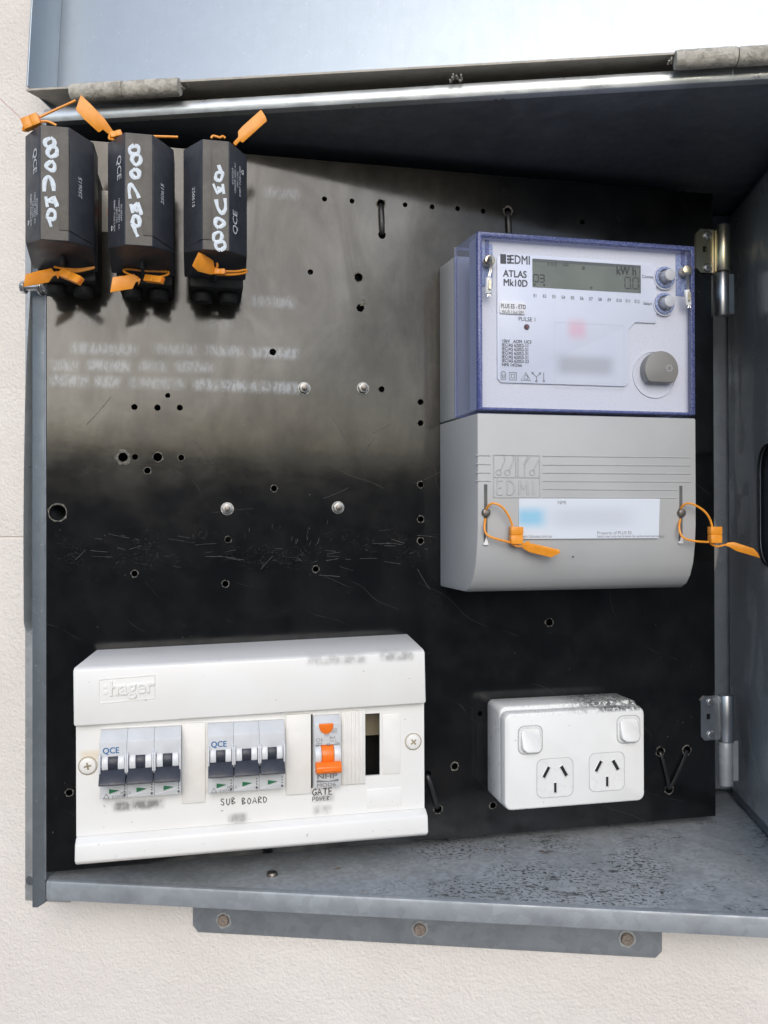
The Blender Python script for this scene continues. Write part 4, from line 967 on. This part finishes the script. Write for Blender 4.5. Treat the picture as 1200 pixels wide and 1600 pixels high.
# ------------------------------------------------------------------ three pole breakers
def three_pole(u0, u1, wt, wb, lb):
    T = Thing('circuit_breaker', lb, 'circuit breaker', ((u0 + u1) / 2, -.03, wb), group='grey three pole breakers')
    hgt = wt - wb
    pw = (u1 - u0) / 3
    pf = [(.030, wb + .001), (.0655, wb + .001), (.0662, wt - hgt * .66), (.0610, wt - hgt * .65), (.0610, wt - hgt * .36), (.0688, wt - hgt * .355), (.0682, wt - hgt * .15), (.0600, wt - hgt * .01), (.030, wt)]
    for k in range(3):
        a, b = u0 + pw * k + .00006, u0 + pw * (k + 1) - .00006
        body = T.part('pole_body', MB().loft([[(a, -h, w) for h, w in pf], [(b, -h, w) for h, w in pf]]), 'mcb', bevel=.0003, ang=20)
        wc = wt - .0232
        c = (a + b) / 2
        for x0, x1, mt, r, nm in ((a + .0016, c - .0034, 'mcb_white', .0088, 'cheek'), (c + .0034, b - .0016, 'mcb_white', .0088, 'cheek'), (c - .0033, c + .0033, 'navy', .0083, 'toggle_barrel')):
            T.part(nm, MB().cyl((x0, -.0620, wc), (x1, -.0620, wc), r, 28), mt, body, bevel=.0004)
        for x0, x1 in ((a, a + .0012), (b - .0012, b)):
            fin = [(.0605, wc - .0082), (.0715, wc - .0078), (.0735, wc - .002), (.0725, wc + .0072), (.069, wc + .0085), (.0605, wc + .008)]
            T.part('fin', MB().loft([[(x0, -h, w) for h, w in fin], [(x1, -h, w) for h, w in fin]]), 'mcb_white', body, bevel=.0003)
        hd = [(.0640, wc - .0045), (.0705, wc - .0035), (.0770, wc - .0108), (.0778, wc - .0126), (.0765, wc - .0134), (.0690, wc - .0118), (.0640, wc - .0100)]
        T.part('toggle', MB().loft([[(a + .0003, -h, w) for h, w in hd], [(b - .0003, -h, w) for h, w in hd]]), 'navy', body, bevel=.0005, label='navy black toggle pushed down')
        tri = (c - .0030, wb + .0064)
        T.part('arrow_mark', MB().pprism([(tri[0], tri[1] + .0016), (tri[0], tri[1] - .0016), (tri[0] + .0068, tri[1] + .0004)], .0655, .0667), 'green', body)
        T.part('moulded_line', MB().tube([(a + .0005, -.0657, wb + .0020), (b - .0005, -.0660, wb + .0058)], .0002, 5), 'mcb_white', body)
        for j in range(3): T.part('dot_mark', MB().cyl((b - .0018, -.0655, wb + .0098 - j * .0020), (b - .0018, -.0667, wb + .0098 - j * .0020), .0004, 8), 'ink', body)
        T.part('circle_mark', MB().ring((b - .0018, wb + .0032), .0004, .0007, .0655, .0667, 10), 'ink', body)
    tx = MB(); P = (u0 + .0022, -.0687, wt - hgt * .31)
    text_into(tx, 'QCE', .0062, P, sx=.92, bold=.035)
    T.part('brand_lettering', tx, 'blue_print', label='blue letters QCE')
    tx = MB(); text_into(tx, 'MSC 3', .0026, (u0 + pw * .75, -.0663, wb + .0038)); text_into(tx, '0.337/00', .0026, (u0 + pw * .45, -.0660, wb + .0014))
    tx.tube([(u0 + .0025 + a_, -.0661, wb + .0014 + b_) for a_, b_ in ((0, 0), (.0040, 0), (.0020, .0034))], .0003, 5, closed=True)
    T.part('small_print', tx, 'grey_print')
three_pole(0.0474, 0.1047, 0.1315, 0.0815, 'grey three pole breaker nearest the left cover screw')
three_pole(0.1238, 0.1806, 0.1322, 0.0805, 'grey three pole breaker above the words SUB BOARD')
# residual current breaker with the orange switch
T = Thing('safety_switch', 'slim grey breaker with orange toggle and orange test button', 'circuit breaker', (.2135, -.03, .080))
u0, u1, wb, wt = 0.2034, 0.2240, 0.0790, 0.1335
pf = [(.030, wb), (.0630, wb), (.0635, wb + .0150), (.0605, wb + .0152), (.0605, wb + .0330), (.0650, wb + .0332), (.0648, wt - .0055), (.0590, wt), (.030, wt)]
bd_ = T.part('body', MB().loft([[(u0, -h, w) for h, w in pf], [(u1, -h, w) for h, w in pf]]), 'mcb', bevel=.0004, ang=20)
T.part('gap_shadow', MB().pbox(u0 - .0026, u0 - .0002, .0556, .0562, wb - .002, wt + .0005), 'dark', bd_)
c = (u0 + u1) / 2 - .0012
hb = [(c - .0055, wt - .0050)] + [(c + .0055 * math.cos(rad(180 + 180 * i / 14)), wt - .0062 + .0066 * math.sin(rad(180 + 180 * i / 14))) for i in range(15)] + [(c + .0055, wt - .0050)]
T.part('test_button', MB().pprism(hb, .0640, .0662), 'orange_sw', bevel=.0004, label='orange half round test button')
wc = wb + .0252
for x0, x1 in ((u0 + .0004, u0 + .0052), (u1 - .0056, u1 - .0004)):
    T.part('cheek', MB().cyl((x0, -.0605, wc), (x1, -.0605, wc), .0078, 28), 'mcb_white', bevel=.0004)
T.part('toggle_barrel', MB().cyl((u0 + .0055, -.0608, wc), (u1 - .0059, -.0608, wc), .0080, 28), 'orange_sw', bevel=.0004)
hd = [(.0640, wc - .0045), (.0690, wc - .0040), (.0730, wc - .0070), (.0730, wc - .0110), (.0700, wc - .0128), (.0640, wc - .0120)]
tg = T.part('toggle', MB().loft([[(u0 + .0005, -h, w) for h, w in hd], [(u1 - .0005, -h, w) for h, w in hd]]), 'orange_sw', bevel=.0008, label='wide orange toggle bar')
T.part('toggle_ridge', MB().pbox(u0 + .0055, u1 - .0055, .0725, .0743, wc - .0100, wc - .0090), 'orange_sw', tg, bevel=.0003)
tx = MB()
text_into(tx, 'C16', .0038, (u0 + .0010, -.0652, wt - .0185), sx=.85); text_into(tx, '6kA', .0034, (u1 - .0090, -.0652, wt - .0170), sx=.85)
text_into(tx, '30mA', .0020, (u0 + .0012, -.0652, wt - .0205)); text_into(tx, 'TEST', .0020, (c - .0018, -.0652, wt - .0148)); text_into(tx, 'ON', .0028, (u1 - .0050, -.0652, wt - .0215), sx=.85)
text_into(tx, 'Type A', .0018, (u1 - .0090, -.0652, wt - .0190)); text_into(tx, '#1', .0026, (u0 + .0012, -.0652, wt - .0222))
tx.tube([(u1 - .0068 + a, -.0651, wt - .0125 + b) for a, b in ((0, 0), (.0034, 0), (.0034, .0034), (0, .0034))], .00018, 5, closed=True)
tx.tube([(u1 - .0058 + a, -.0651, wt - .0115 + b) for a, b in ((0, 0), (.0014, 0), (.0014, .0014), (0, .0014))], .00018, 5, closed=True)
tx.ring((c + .0018, wt - .0210), .0009, .0012, .0645, .0652, 12)
T.part('rating_print', tx, 'grey_print', kind='stuff'); tx = MB()
text_into(tx, 'NHP', .0052, (u0 + .0019, -.0637, wb + .0070), sx=1.5, bold=.03)
tx.pprism([(u0 + .002, wb + .0063), (u0 + .002, wb + .0045), (u1 - .0018, wb + .0045), (u1 - .0018, wb + .0063), (c + .002, wb + .0050)], .0630, .0637)
text_into(tx, 'MOD6', .0040, (u0 + .0019, -.0636, wb + .0010), sx=1.3, bold=.01)
T.part('brand_lettering', tx, 'grey_print', label='grey printing with NHP and MOD6')

# ------------------------------------------------------------------ double power outlet
GO = (0.4270, 0.0, 0.0420)
T = Thing('power_outlet', 'white double power outlet with mould along its top', 'power outlet', GO)
g0, g1, gw0, gw1 = 0.3630, 0.4905, 0.0430, 0.1242
def rr3(i, h, r): return [(u, -h, w) for u, w in rrect(g0 + i, g1 - i, gw0 + i * .6, gw1 - i + .003 * (h < .034), r, 6)]
mbk = T.part('mounting_block', MB().loft([rr3(.0010, 0, .005), rr3(.0005, .030, .006), rr3(.0012, .0322, .006)]), 'outlet', bevel=.0006, ang=50, label='mould stained mounting block')
T.part('seam', MB().loft([rr3(.0022, .0322, .005), rr3(.0022, .0340, .005)]), 'outlet')
fp = T.part('front_plate', MB().loft([rr3(.0012, .0340, .006), rr3(.0004, .0352, .0065), rr3(.0004, .0420, .0065), rr3(.0013, .0440, .006), rr3(.0032, .0450, .005)]), 'outlet')
for a, b in (((0.3766, -0.045, 0.1111), (0.3951, -0.045, 0.091)), ((0.4657, -0.045, 0.115), (0.4834, -0.045, 0.095))):
    cx, cz = (a[0] + b[0]) / 2, (a[2] + b[2]) / 2
    w_ = .0092; h_ = .0102
    fr = T.part('switch_surround', MB().loft([[(u, -.0448, w) for u, w in rrect(cx - w_ - .0012, cx + w_ + .0012, cz - h_ - .0012, cz + h_ + .0012, .0052)],
                                              [(u, -.0456, w) for u, w in rrect(cx - w_ - .0008, cx + w_ + .0008, cz - h_ - .0008, cz + h_ + .0008, .005)],
                                              [(u, -.0456, w) for u, w in rrect(cx - w_ + .0004, cx + w_ - .0004, cz - h_ + .0004, cz + h_ - .0004, .0046)],
                                              [(u, -.0442, w) for u, w in rrect(cx - w_ + .0005, cx + w_ - .0005, cz - h_ + .0005, cz + h_ - .0005, .0046)]], cap=False), 'outlet_clean', fp)
    T.part('switch_groove', MB().loft([[(u, -.0451, w) for u, w in rrect(cx - w_ - .0018, cx + w_ + .0018, cz - h_ - .0018, cz + h_ + .0018, .0056)], [(u, -.0451, w) for u, w in rrect(cx - w_ - .0010, cx + w_ + .0010, cz - h_ - .0010, cz + h_ + .0010, .0051)]], cap=False), 'meter_grey', fp)
    pts = rrect(cx - w_ + .0009, cx + w_ - .0009, cz - h_ + .0010, cz + h_ - .0010, .0050, 6)
    lev = lambda w, k: .0455 + .0030 * k + .0034 * k * ((cz - w) / h_)
    T.part('rocker_switch', MB().loft([[(u, -.0440, w) for u, w in pts], [(u, -lev(w, .8), w) for u, w in pts], [(cx + (u - cx) * .94, -lev(w, 1.0), cz + (w - cz) * .95) for u, w in pts]]), 'outlet_clean', fp, bevel=.0003, ang=50)
for a, b in (((0.3923, -0.045, 0.0858), (0.4229, -0.045, 0.0508)), ((0.4387, -0.045, 0.0878), (0.4702, -0.045, 0.0528))):
    cx, cz = (a[0] + b[0]) / 2, (a[2] + b[2]) / 2
    r0 = .0160
    sk = T.part('socket_outline', MB().loft([[(u, -.0449, w) for u, w in rrect(cx - r0, cx + r0, cz - r0, cz + r0, .0055)], [(u, -.0453, w) for u, w in rrect(cx - r0 + .0003, cx + r0 - .0003, cz - r0 + .0003, cz + r0 - .0003, .0053)]], cap=True), 'outlet_clean', fp)
    T.part('outline_groove', MB().loft([[(u, -.0452, w) for u, w in rrect(cx - r0 - .0004, cx + r0 + .0004, cz - r0 - .0004, cz + r0 + .0004, .0057)], [(u, -.0452, w) for u, w in rrect(cx - r0, cx + r0, cz - r0, cz + r0, .0055)]], cap=False), 'meter_grey', sk)
    for dx, dz, ang in ((-.0078, .0052, 30), (.0078, .0052, -30), (0, -.0082, 0)):
        L_ = .0048 if ang else .0040
        ca_, sa_ = math.cos(rad(ang)), math.sin(rad(ang))
        def rot(x, z): return (cx + dx + x * ca_ + z * sa_, cz + dz - x * sa_ + z * ca_)
        hw_ = .0013 if ang else .0010
        T.part('pin_slot', MB().pprism([rot(-hw_, -L_), rot(hw_, -L_), rot(hw_, L_), rot(-hw_, L_)], .0449, .04545), 'dark', sk)
        T.part('slot_edge', MB().loft([[(u, -.04535, w) for u, w in (rot(-hw_ - .0010, -L_ - .0009), rot(hw_ + .0010, -L_ - .0009), rot(hw_ + .0010, L_ + .0009), rot(-hw_ - .0010, L_ + .0009))],
                                       [(u, -.0459, w) for u, w in (rot(-hw_ - .0002, -L_ - .0002), rot(hw_ + .0002, -L_ - .0002), rot(hw_ + .0002, L_ + .0002), rot(-hw_ - .0002, L_ + .0002))]], cap=False), 'outlet_clean', sk)

# ------------------------------------------------------------------ service fuses
HFU = 0.088
GL8 = [[(.5, .055), (.28, .10), (.30, .16), (.52, .19), (.72, .16), (.70, .09), (.5, .055)], [(.52, .19), (.35, .24), (.36, .31), (.58, .33), (.80, .28), (.76, .22), (.52, .19)]]
FH = {1: [[(.45, .035), (.22, .07), (.30, .115), (.62, .10), (.62, .055), (.45, .035)], [(.46, .115), (.34, .17), (.48, .21), (.76, .175), (.72, .125), (.46, .115)],
          [(.50, .245), (.28, .285), (.36, .32), (.62, .325), (.66, .275), (.50, .245)],
          [(.20, .52), (.20, .43), (.36, .385), (.56, .43), (.62, .51)],
          [(.26, .565), (.34, .655)], [(.30, .605), (.60, .565)], [(.30, .60), (.60, .62)], [(.56, .56), (.76, .65)],
          [(.30, .74), (.42, .685), (.66, .70), (.62, .755), (.38, .76), (.30, .74)], [(.36, .75), (.52, .83)]],
      2: [[(.45, .04), (.22, .075), (.30, .12), (.62, .11), (.64, .06), (.45, .04)], [(.46, .12), (.34, .17), (.50, .215), (.74, .18), (.70, .13), (.46, .12)],
          [(.50, .255), (.30, .29), (.40, .33), (.64, .33), (.66, .28), (.50, .255)],
          [(.24, .53), (.20, .45), (.30, .40), (.52, .46), (.66, .52)],
          [(.26, .575), (.36, .66)], [(.32, .62), (.60, .57)], [(.34, .62), (.62, .64)], [(.56, .56), (.78, .67)],
          [(.34, .755), (.42, .69), (.66, .70), (.64, .77), (.40, .77), (.34, .755)], [(.40, .77), (.50, .83), (.62, .87)]]}
FH[3] = [[(1 - a, .985 - b) for a, b in s] for s in FH[1]]
def fuse(cu, which, lb, wr):
    T = Thing('service_fuse', lb, 'fuse', (cu, 0, .478), group='black service fuses')
    wt, wb = .5582, .4782
    hw = .0232; fw = .0096
    T.part('fuse_base', MB().pbox(cu - .0200, cu + .0215, 0, .0405, .4640, .5530), 'fuse_base', bevel=.002, label='black fuse base on the board')
    for dx in (-.0095, .0105):
        T.part('terminal_shroud', MB().cyl((cu + dx, -.024, .4642), (cu + dx, -.024, .4560), .0080, 20, .0070), 'fuse_base', bevel=.001)
    def sect(h0, i):
        return [(cu - hw + i, -h0), (cu - hw + i, -.067), (cu - fw, -HFU), (cu + fw, -HFU), (cu + hw - i, -.0655), (cu + hw - i, -h0)]
    sec = sect(.041, 0)
    lowz = [.4708, .4822, wb, wb, .4822, .4708]
    car = T.part('fuse_carrier', MB().loft([[(u, y, z) for (u, y), z in zip(sec, lowz)], [(u, y, wt) for u, y in sec]]), 'fuse', bevel=.0008, ang=12)
    flip = which == 3
    sgn = -1 if flip else 1
    # worn front face with a brown reflection in its colour, and the cover plate over the strip and one bevel
    T.part('front_face', MB().pprism([(cu - fw + .0006, wb + .0006), (cu + fw - .0006, wb + .0006), (cu + fw - .0006, wt - .0006), (cu - fw + .0006, wt - .0006)], HFU - .001, HFU + .0003), 'fuse_front', car, label='worn front face with a painted brownish sheen')
    a0, a1 = wb + .0075, wt - .0075
    x0 = cu + sgn * fw * .30
    nn = Vector((sgn * (HFU - .0655), 0, 0)) + Vector((0, -(hw - fw), 0)); nn.normalize(); nn *= .0007
    e0 = Vector((cu + sgn * fw, -HFU, 0)); e1 = Vector((cu + sgn * (hw - .0008), -.0668, 0))
    T.part('cover_strip', MB().pbox(min(x0, cu + sgn * (fw - .0002)), max(x0, cu + sgn * (fw - .0002)), HFU + .0002, HFU + .0010, a0, a1), 'fuse_front', car, bevel=.0002, label='narrow cover strip beside the handwriting')
    mb = MB(); q = [e0, e1, e1 + nn, e0 + nn]
    mb.loft([[tuple(p + Vector((0, 0, a0 - (.002 if i in (1, 2) else 0)))) for i, p in enumerate(q)], [tuple(p + Vector((0, 0, a1 - (.002 if i in (1, 2) else 0)))) for i, p in enumerate(q)]])
    T.part('cover_plate', mb, 'fuse', car, bevel=.0002)
    T.part('pull_rib', MB().add([(cu - .0012, -.062, .483), (cu + .0012, -.062, .483), (cu + .0012, -.042, .480), (cu - .0012, -.042, .480), (cu - .0012, -.058, .4715), (cu + .0012, -.058, .4715), (cu + .0012, -.042, .468), (cu - .0012, -.042, .468)],
           [(0, 1, 2, 3), (4, 7, 6, 5), (0, 4, 5, 1), (1, 5, 6, 2), (2, 6, 7, 3), (3, 7, 4, 0)]), 'fuse', car, bevel=.0003)
    # printing: bevel frames; text runs down the left bevel (fuse turned over: up the right one)
    eL0 = Vector((cu - sgn * fw, -HFU, 0)); eL1 = Vector((cu - sgn * hw, -.067, 0)); ax = (eL1 - eL0).normalized()   # from front face outwards
    nL = Vector((-sgn * abs(ax.y), -abs(ax.x), 0)) * .0004
    run = Vector((0, 0, -sgn)); upv = -ax
    tx = MB()
    st = wt if not flip else wb
    base = lambda f, d: eL0 + ax * d + nL + Vector((0, 0, (wt - (wt - wb) * f) if not flip else (wb + (wt - wb) * f)))
    text_into(tx, 'QCE', .0086, base(.18, .0100), run, upv, sx=1.0, bold=.03)
    T.part('brand_lettering', tx, 'white_ink', car, label='white letters QCE'); tx = MB()
    for k, s in enumerate(('IEC60269', '100AMP 500V AC', 'HRC/100', 'BS88T FUSE-LINK')):
        text_into(tx, s, .0032, base(.70, .0050 + k * .0034), run, upv, align='CENTER', sx=.95)
    tri = base(.80, .0185)
    tx.tube([tuple(tri + run * a + upv * b) for a, b in ((-.0018, 0), (.0018, 0), (0, .003))], .0003, 5, closed=True)
    T.part('rating_lettering', tx, 'white_ink', car); tx = MB()
    axr = (e1 - e0).normalized(); run2 = Vector((0, 0, sgn)); up2 = Vector((-axr.x, -axr.y, 0))
    text_into(tx, '250615', .0052, e0 + axr * .0120 + nn * 1.5 + Vector((0, 0, (wb + (wt - wb) * (.42 if which != 3 else .60)))), run2, up2, sx=.95, shear=.1, bold=.02)
    T.part('date_lettering', tx, 'white_ink', car, label='white digits 250615')
    hwt = MB()
    for s in FH[which]:
        pts = [(cu + (-fw + (a * 1.0) * fw * 1.55 if not flip else fw - (1 - a) * fw * 1.55), wt - (wt - wb) * (.075 + b * .97)) for a, b in s]
        pp = [(p[0], p[1]) for p in pts]
        stroke(hwt, [(a + random.uniform(-.0003, .0003), b + random.uniform(-.0003, .0003)) for a, b in pp], (0, -(HFU + .0004), 0), X, Z, random.uniform(.0020, .0028), .00022, closed=False, vary=.28)
    T.part('handwriting', hwt, 'paint', car, label='white paint pen handwriting')
fuse(0.0203, 1, 'leftmost black fuse, next to the left edge of the box', 1)
fuse(0.0765, 2, 'middle one of the three black fuses', 2)
fuse(0.1300, 3, 'rightmost black fuse, mounted upside down', 3)
T = Thing('notice_label', 'cream paper notice on the board showing between the two left fuses', 'label', (0.049, 0, 0.53))
nb = T.part('paper', MB().pbox(0.036, 0.062, .0002, .0006, 0.515, 0.548), 'notice')
T.part('red_print', MB().pbox(0.046, 0.057, .0006, .0008, 0.528, 0.5345), 'orange_sw', nb)

# ------------------------------------------------------------------ orange security seals
def seal(lb, origin, flag, block, loops, thread=None):
    T = Thing('security_seal', lb, 'security seal', origin, group='orange security seals')
    if flag:
        n = len(flag)
        mb = MB().loft([[Vector(p) for p in flag], [Vector(p) + Vector((0.0002, .0011, 0.0002)) for p in flag]])
        T.part('tag', mb, 'seal', bevel=.00025)
    if block:
        a, b, wd, th = block
        a = Vector(a); b = Vector(b); d = (b - a).normalized(); nrm = Vector((0, -1, 0)); nrm = (nrm - d * nrm.dot(d)).normalized(); s = d.cross(nrm)
        f = lambda p, w, t: [p + s * w - nrm * t, p + s * w + nrm * t, p - s * w + nrm * t, p - s * w - nrm * t]
        bk = T.part('lock_block', MB().loft([f(a, wd / 2, th / 2), f(a + (b - a) * .45, wd / 2, th / 2), f(a + (b - a) * .47, wd / 2 * .93, th / 2 * .9), f(a + (b - a) * .53, wd / 2 * .93, th / 2 * .9), f(a + (b - a) * .55, wd / 2, th / 2), f(b, wd / 2 * .96, th / 2)]), 'seal', bevel=.0006, ang=30)
        T.part('lock_mouth', MB().loft([f(b, wd / 2 * .55, th / 2 * .5), f(b + d * .0003, wd / 2 * .5, th / 2 * .45)]), 'orange_sw', bk)
    for l in loops:
        T.part('strap', MB().tube(smooth(l, 5), .0009, 7), 'seal')
    if thread:
        T.part('thread', MB().tube(thread, .00025, 5), 'pink')
seal('orange seal lock block perched on the top left of the leftmost fuse', (0.004, -0.075, 0.5632), None, ((-0.0024, -0.075, 0.5622), (0.0086, -0.077, 0.5668), .0078, .006),
     [((0.0082, -0.075, 0.5691), (0.02, -0.074, 0.5766), (0.0318, -0.072, 0.5846)), ((0.0084, -0.076, 0.5654), (0.0139, -0.076, 0.566), (0.0195, -0.076, 0.5638)), ((-0.002, -0.075, 0.5622), (-0.0028, -0.075, 0.559), (-0.0005, -0.074, 0.5592))],
     ((-0.0011, -0.075, 0.5641), (-0.0196, -0.075, 0.5812)))
seal('orange seal with its tag raised to the left above the middle fuse', (0.0583, -0.074, 0.5609), [(0.0364, -0.08, 0.5853), (0.0329, -0.08, 0.5745), (0.0384, -0.079, 0.5687), (0.0481, -0.077, 0.561), (0.0511, -0.077, 0.5633), (0.0575, -0.075, 0.559), (0.0597, -0.075, 0.5611), (0.0521, -0.078, 0.571), (0.0423, -0.079, 0.5805)],
     ((0.0561, -0.074, 0.5607), (0.0636, -0.074, 0.5633), .0040, .004), [((0.0834, -0.078, 0.561), (0.0933, -0.078, 0.5617), (0.1032, -0.078, 0.5623)), ((0.0557, -0.075, 0.5612), (0.0553, -0.075, 0.5579), (0.0583, -0.074, 0.5582))])
seal('orange seal with its tag raised to the right above the rightmost fuse', (0.1432, -0.07, 0.5638), [(0.1633, -0.074, 0.5901), (0.1666, -0.074, 0.5852), (0.1676, -0.074, 0.5819), (0.1498, -0.071, 0.5653), (0.1479, -0.071, 0.5664), (0.1446, -0.07, 0.5629), (0.1428, -0.07, 0.5651), (0.1465, -0.071, 0.5693), (0.1464, -0.072, 0.5732), (0.1497, -0.072, 0.5773)],
     None, [((0.1268, -0.075, 0.5648), (0.1282, -0.075, 0.5666), (0.1315, -0.075, 0.5662), (0.1333, -0.075, 0.5659), (0.1352, -0.075, 0.567), (0.137, -0.075, 0.5658))])
seal('orange seal hanging below the leftmost fuse beside the pivot bolt', (0.0179, -0.05, 0.4648), [(-0.0029, -0.066, 0.4599), (-0.0046, -0.066, 0.4508), (0.0046, -0.06, 0.4546), (0.0109, -0.056, 0.4576), (0.0137, -0.054, 0.4628), (0.0157, -0.053, 0.4639), (0.0166, -0.053, 0.4611), (0.0191, -0.052, 0.4662), (0.0191, -0.052, 0.4679), (0.0141, -0.054, 0.4661), (0.0125, -0.055, 0.4683), (0.0046, -0.06, 0.4645)],
     ((0.0191, -0.052, 0.4662), (0.0344, -0.066, 0.4571), .0062, .005), [((0.0138, -0.052, 0.4702), (0.0185, -0.051, 0.4698), (0.0296, -0.05, 0.4698), (0.0419, -0.048, 0.4725)), ((0.0191, -0.052, 0.4686), (0.0295, -0.05, 0.4683), (0.041, -0.048, 0.472))])
seal('orange seal hanging below the middle fuse', (0.0761, -0.05, 0.4648), [(0.0559, -0.06, 0.4628), (0.0541, -0.06, 0.4514), (0.0621, -0.058, 0.4538), (0.0696, -0.056, 0.4561), (0.0718, -0.055, 0.4613), (0.0737, -0.055, 0.4623), (0.0737, -0.055, 0.459), (0.0754, -0.054, 0.4641), (0.0718, -0.055, 0.466), (0.071, -0.056, 0.4669)],
     ((0.079, -0.053, 0.4651), (0.0916, -0.064, 0.4613), .0050, .004), [((0.0736, -0.054, 0.465), (0.0661, -0.052, 0.468), (0.0627, -0.05, 0.4707), (0.0657, -0.048, 0.4727), (0.0772, -0.046, 0.4727), (0.0889, -0.046, 0.4729), (0.0946, -0.048, 0.4722), (0.0947, -0.05, 0.4697), (0.0883, -0.052, 0.4668), (0.08, -0.053, 0.4661))])
seal('orange seal stuck up against the underside of the rightmost fuse', (0.1292, -0.062, 0.4702), [(0.1176, -0.084, 0.4776), (0.1131, -0.084, 0.4676), (0.1171, -0.079, 0.4651), (0.1263, -0.073, 0.465), (0.13, -0.071, 0.4663), (0.1305, -0.071, 0.4696), (0.1291, -0.072, 0.4707), (0.1281, -0.075, 0.4749), (0.1212, -0.082, 0.4771)],
     ((0.1295, -0.071, 0.4679), (0.1369, -0.073, 0.4675), .0040, .004), [((0.1361, -0.069, 0.4691), (0.1456, -0.066, 0.4705), (0.1524, -0.062, 0.473), (0.152, -0.061, 0.4713), (0.1432, -0.066, 0.468), (0.1314, -0.068, 0.4667)), ((0.1309, -0.072, 0.4741), (0.1314, -0.072, 0.4722), (0.13, -0.071, 0.4696))])
seal('orange seal looped through the left slot of the meter terminal cover', (0.3582, -0.086, 0.265), [(0.3615, -0.087, 0.2635), (0.3638, -0.088, 0.2655), (0.3681, -0.089, 0.2675), (0.369, -0.088, 0.2654), (0.3729, -0.089, 0.2649), (0.3913, -0.093, 0.2604), (0.3921, -0.093, 0.2579), (0.3852, -0.091, 0.2544), (0.3687, -0.088, 0.2585), (0.3652, -0.087, 0.2605)],
     ((0.358, -0.0875, 0.2784), (0.3577, -0.0875, 0.265), .0098, .0055), [((0.3358, -0.08, 0.2884), (0.3347, -0.085, 0.2923), (0.338, -0.089, 0.2965), (0.3454, -0.09, 0.2938), (0.3517, -0.089, 0.2859), (0.355, -0.0885, 0.2774)), ((0.3358, -0.08, 0.2869), (0.3331, -0.085, 0.279), (0.3338, -0.086, 0.2736), (0.3386, -0.087, 0.2701), (0.353, -0.0875, 0.2663)), ((0.3547, -0.087, 0.265), (0.3589, -0.087, 0.2633), (0.3631, -0.087, 0.2635))])
seal('orange seal looped through the right slot of the meter terminal cover', (0.5305, -0.086, 0.264), [(0.5373, -0.088, 0.2624), (0.5407, -0.089, 0.2645), (0.5453, -0.09, 0.265), (0.5614, -0.093, 0.2597), (0.5642, -0.094, 0.2561), (0.5666, -0.094, 0.2518), (0.5476, -0.09, 0.2576), (0.5419, -0.089, 0.2608)],
     ((0.5292, -0.088, 0.2776), (0.5292, -0.088, 0.2643), .0100, .0055), [((0.5036, -0.08, 0.2881), (0.5017, -0.085, 0.2944), (0.5064, -0.089, 0.2966), (0.5173, -0.09, 0.2912), (0.524, -0.089, 0.2839), (0.5266, -0.0885, 0.2766)), ((0.5036, -0.08, 0.2866), (0.4988, -0.085, 0.2767), (0.5012, -0.087, 0.2689), (0.5115, -0.0875, 0.266), (0.5233, -0.088, 0.2651)), ((0.5257, -0.087, 0.264), (0.5315, -0.087, 0.2614), (0.5385, -0.088, 0.2629))])
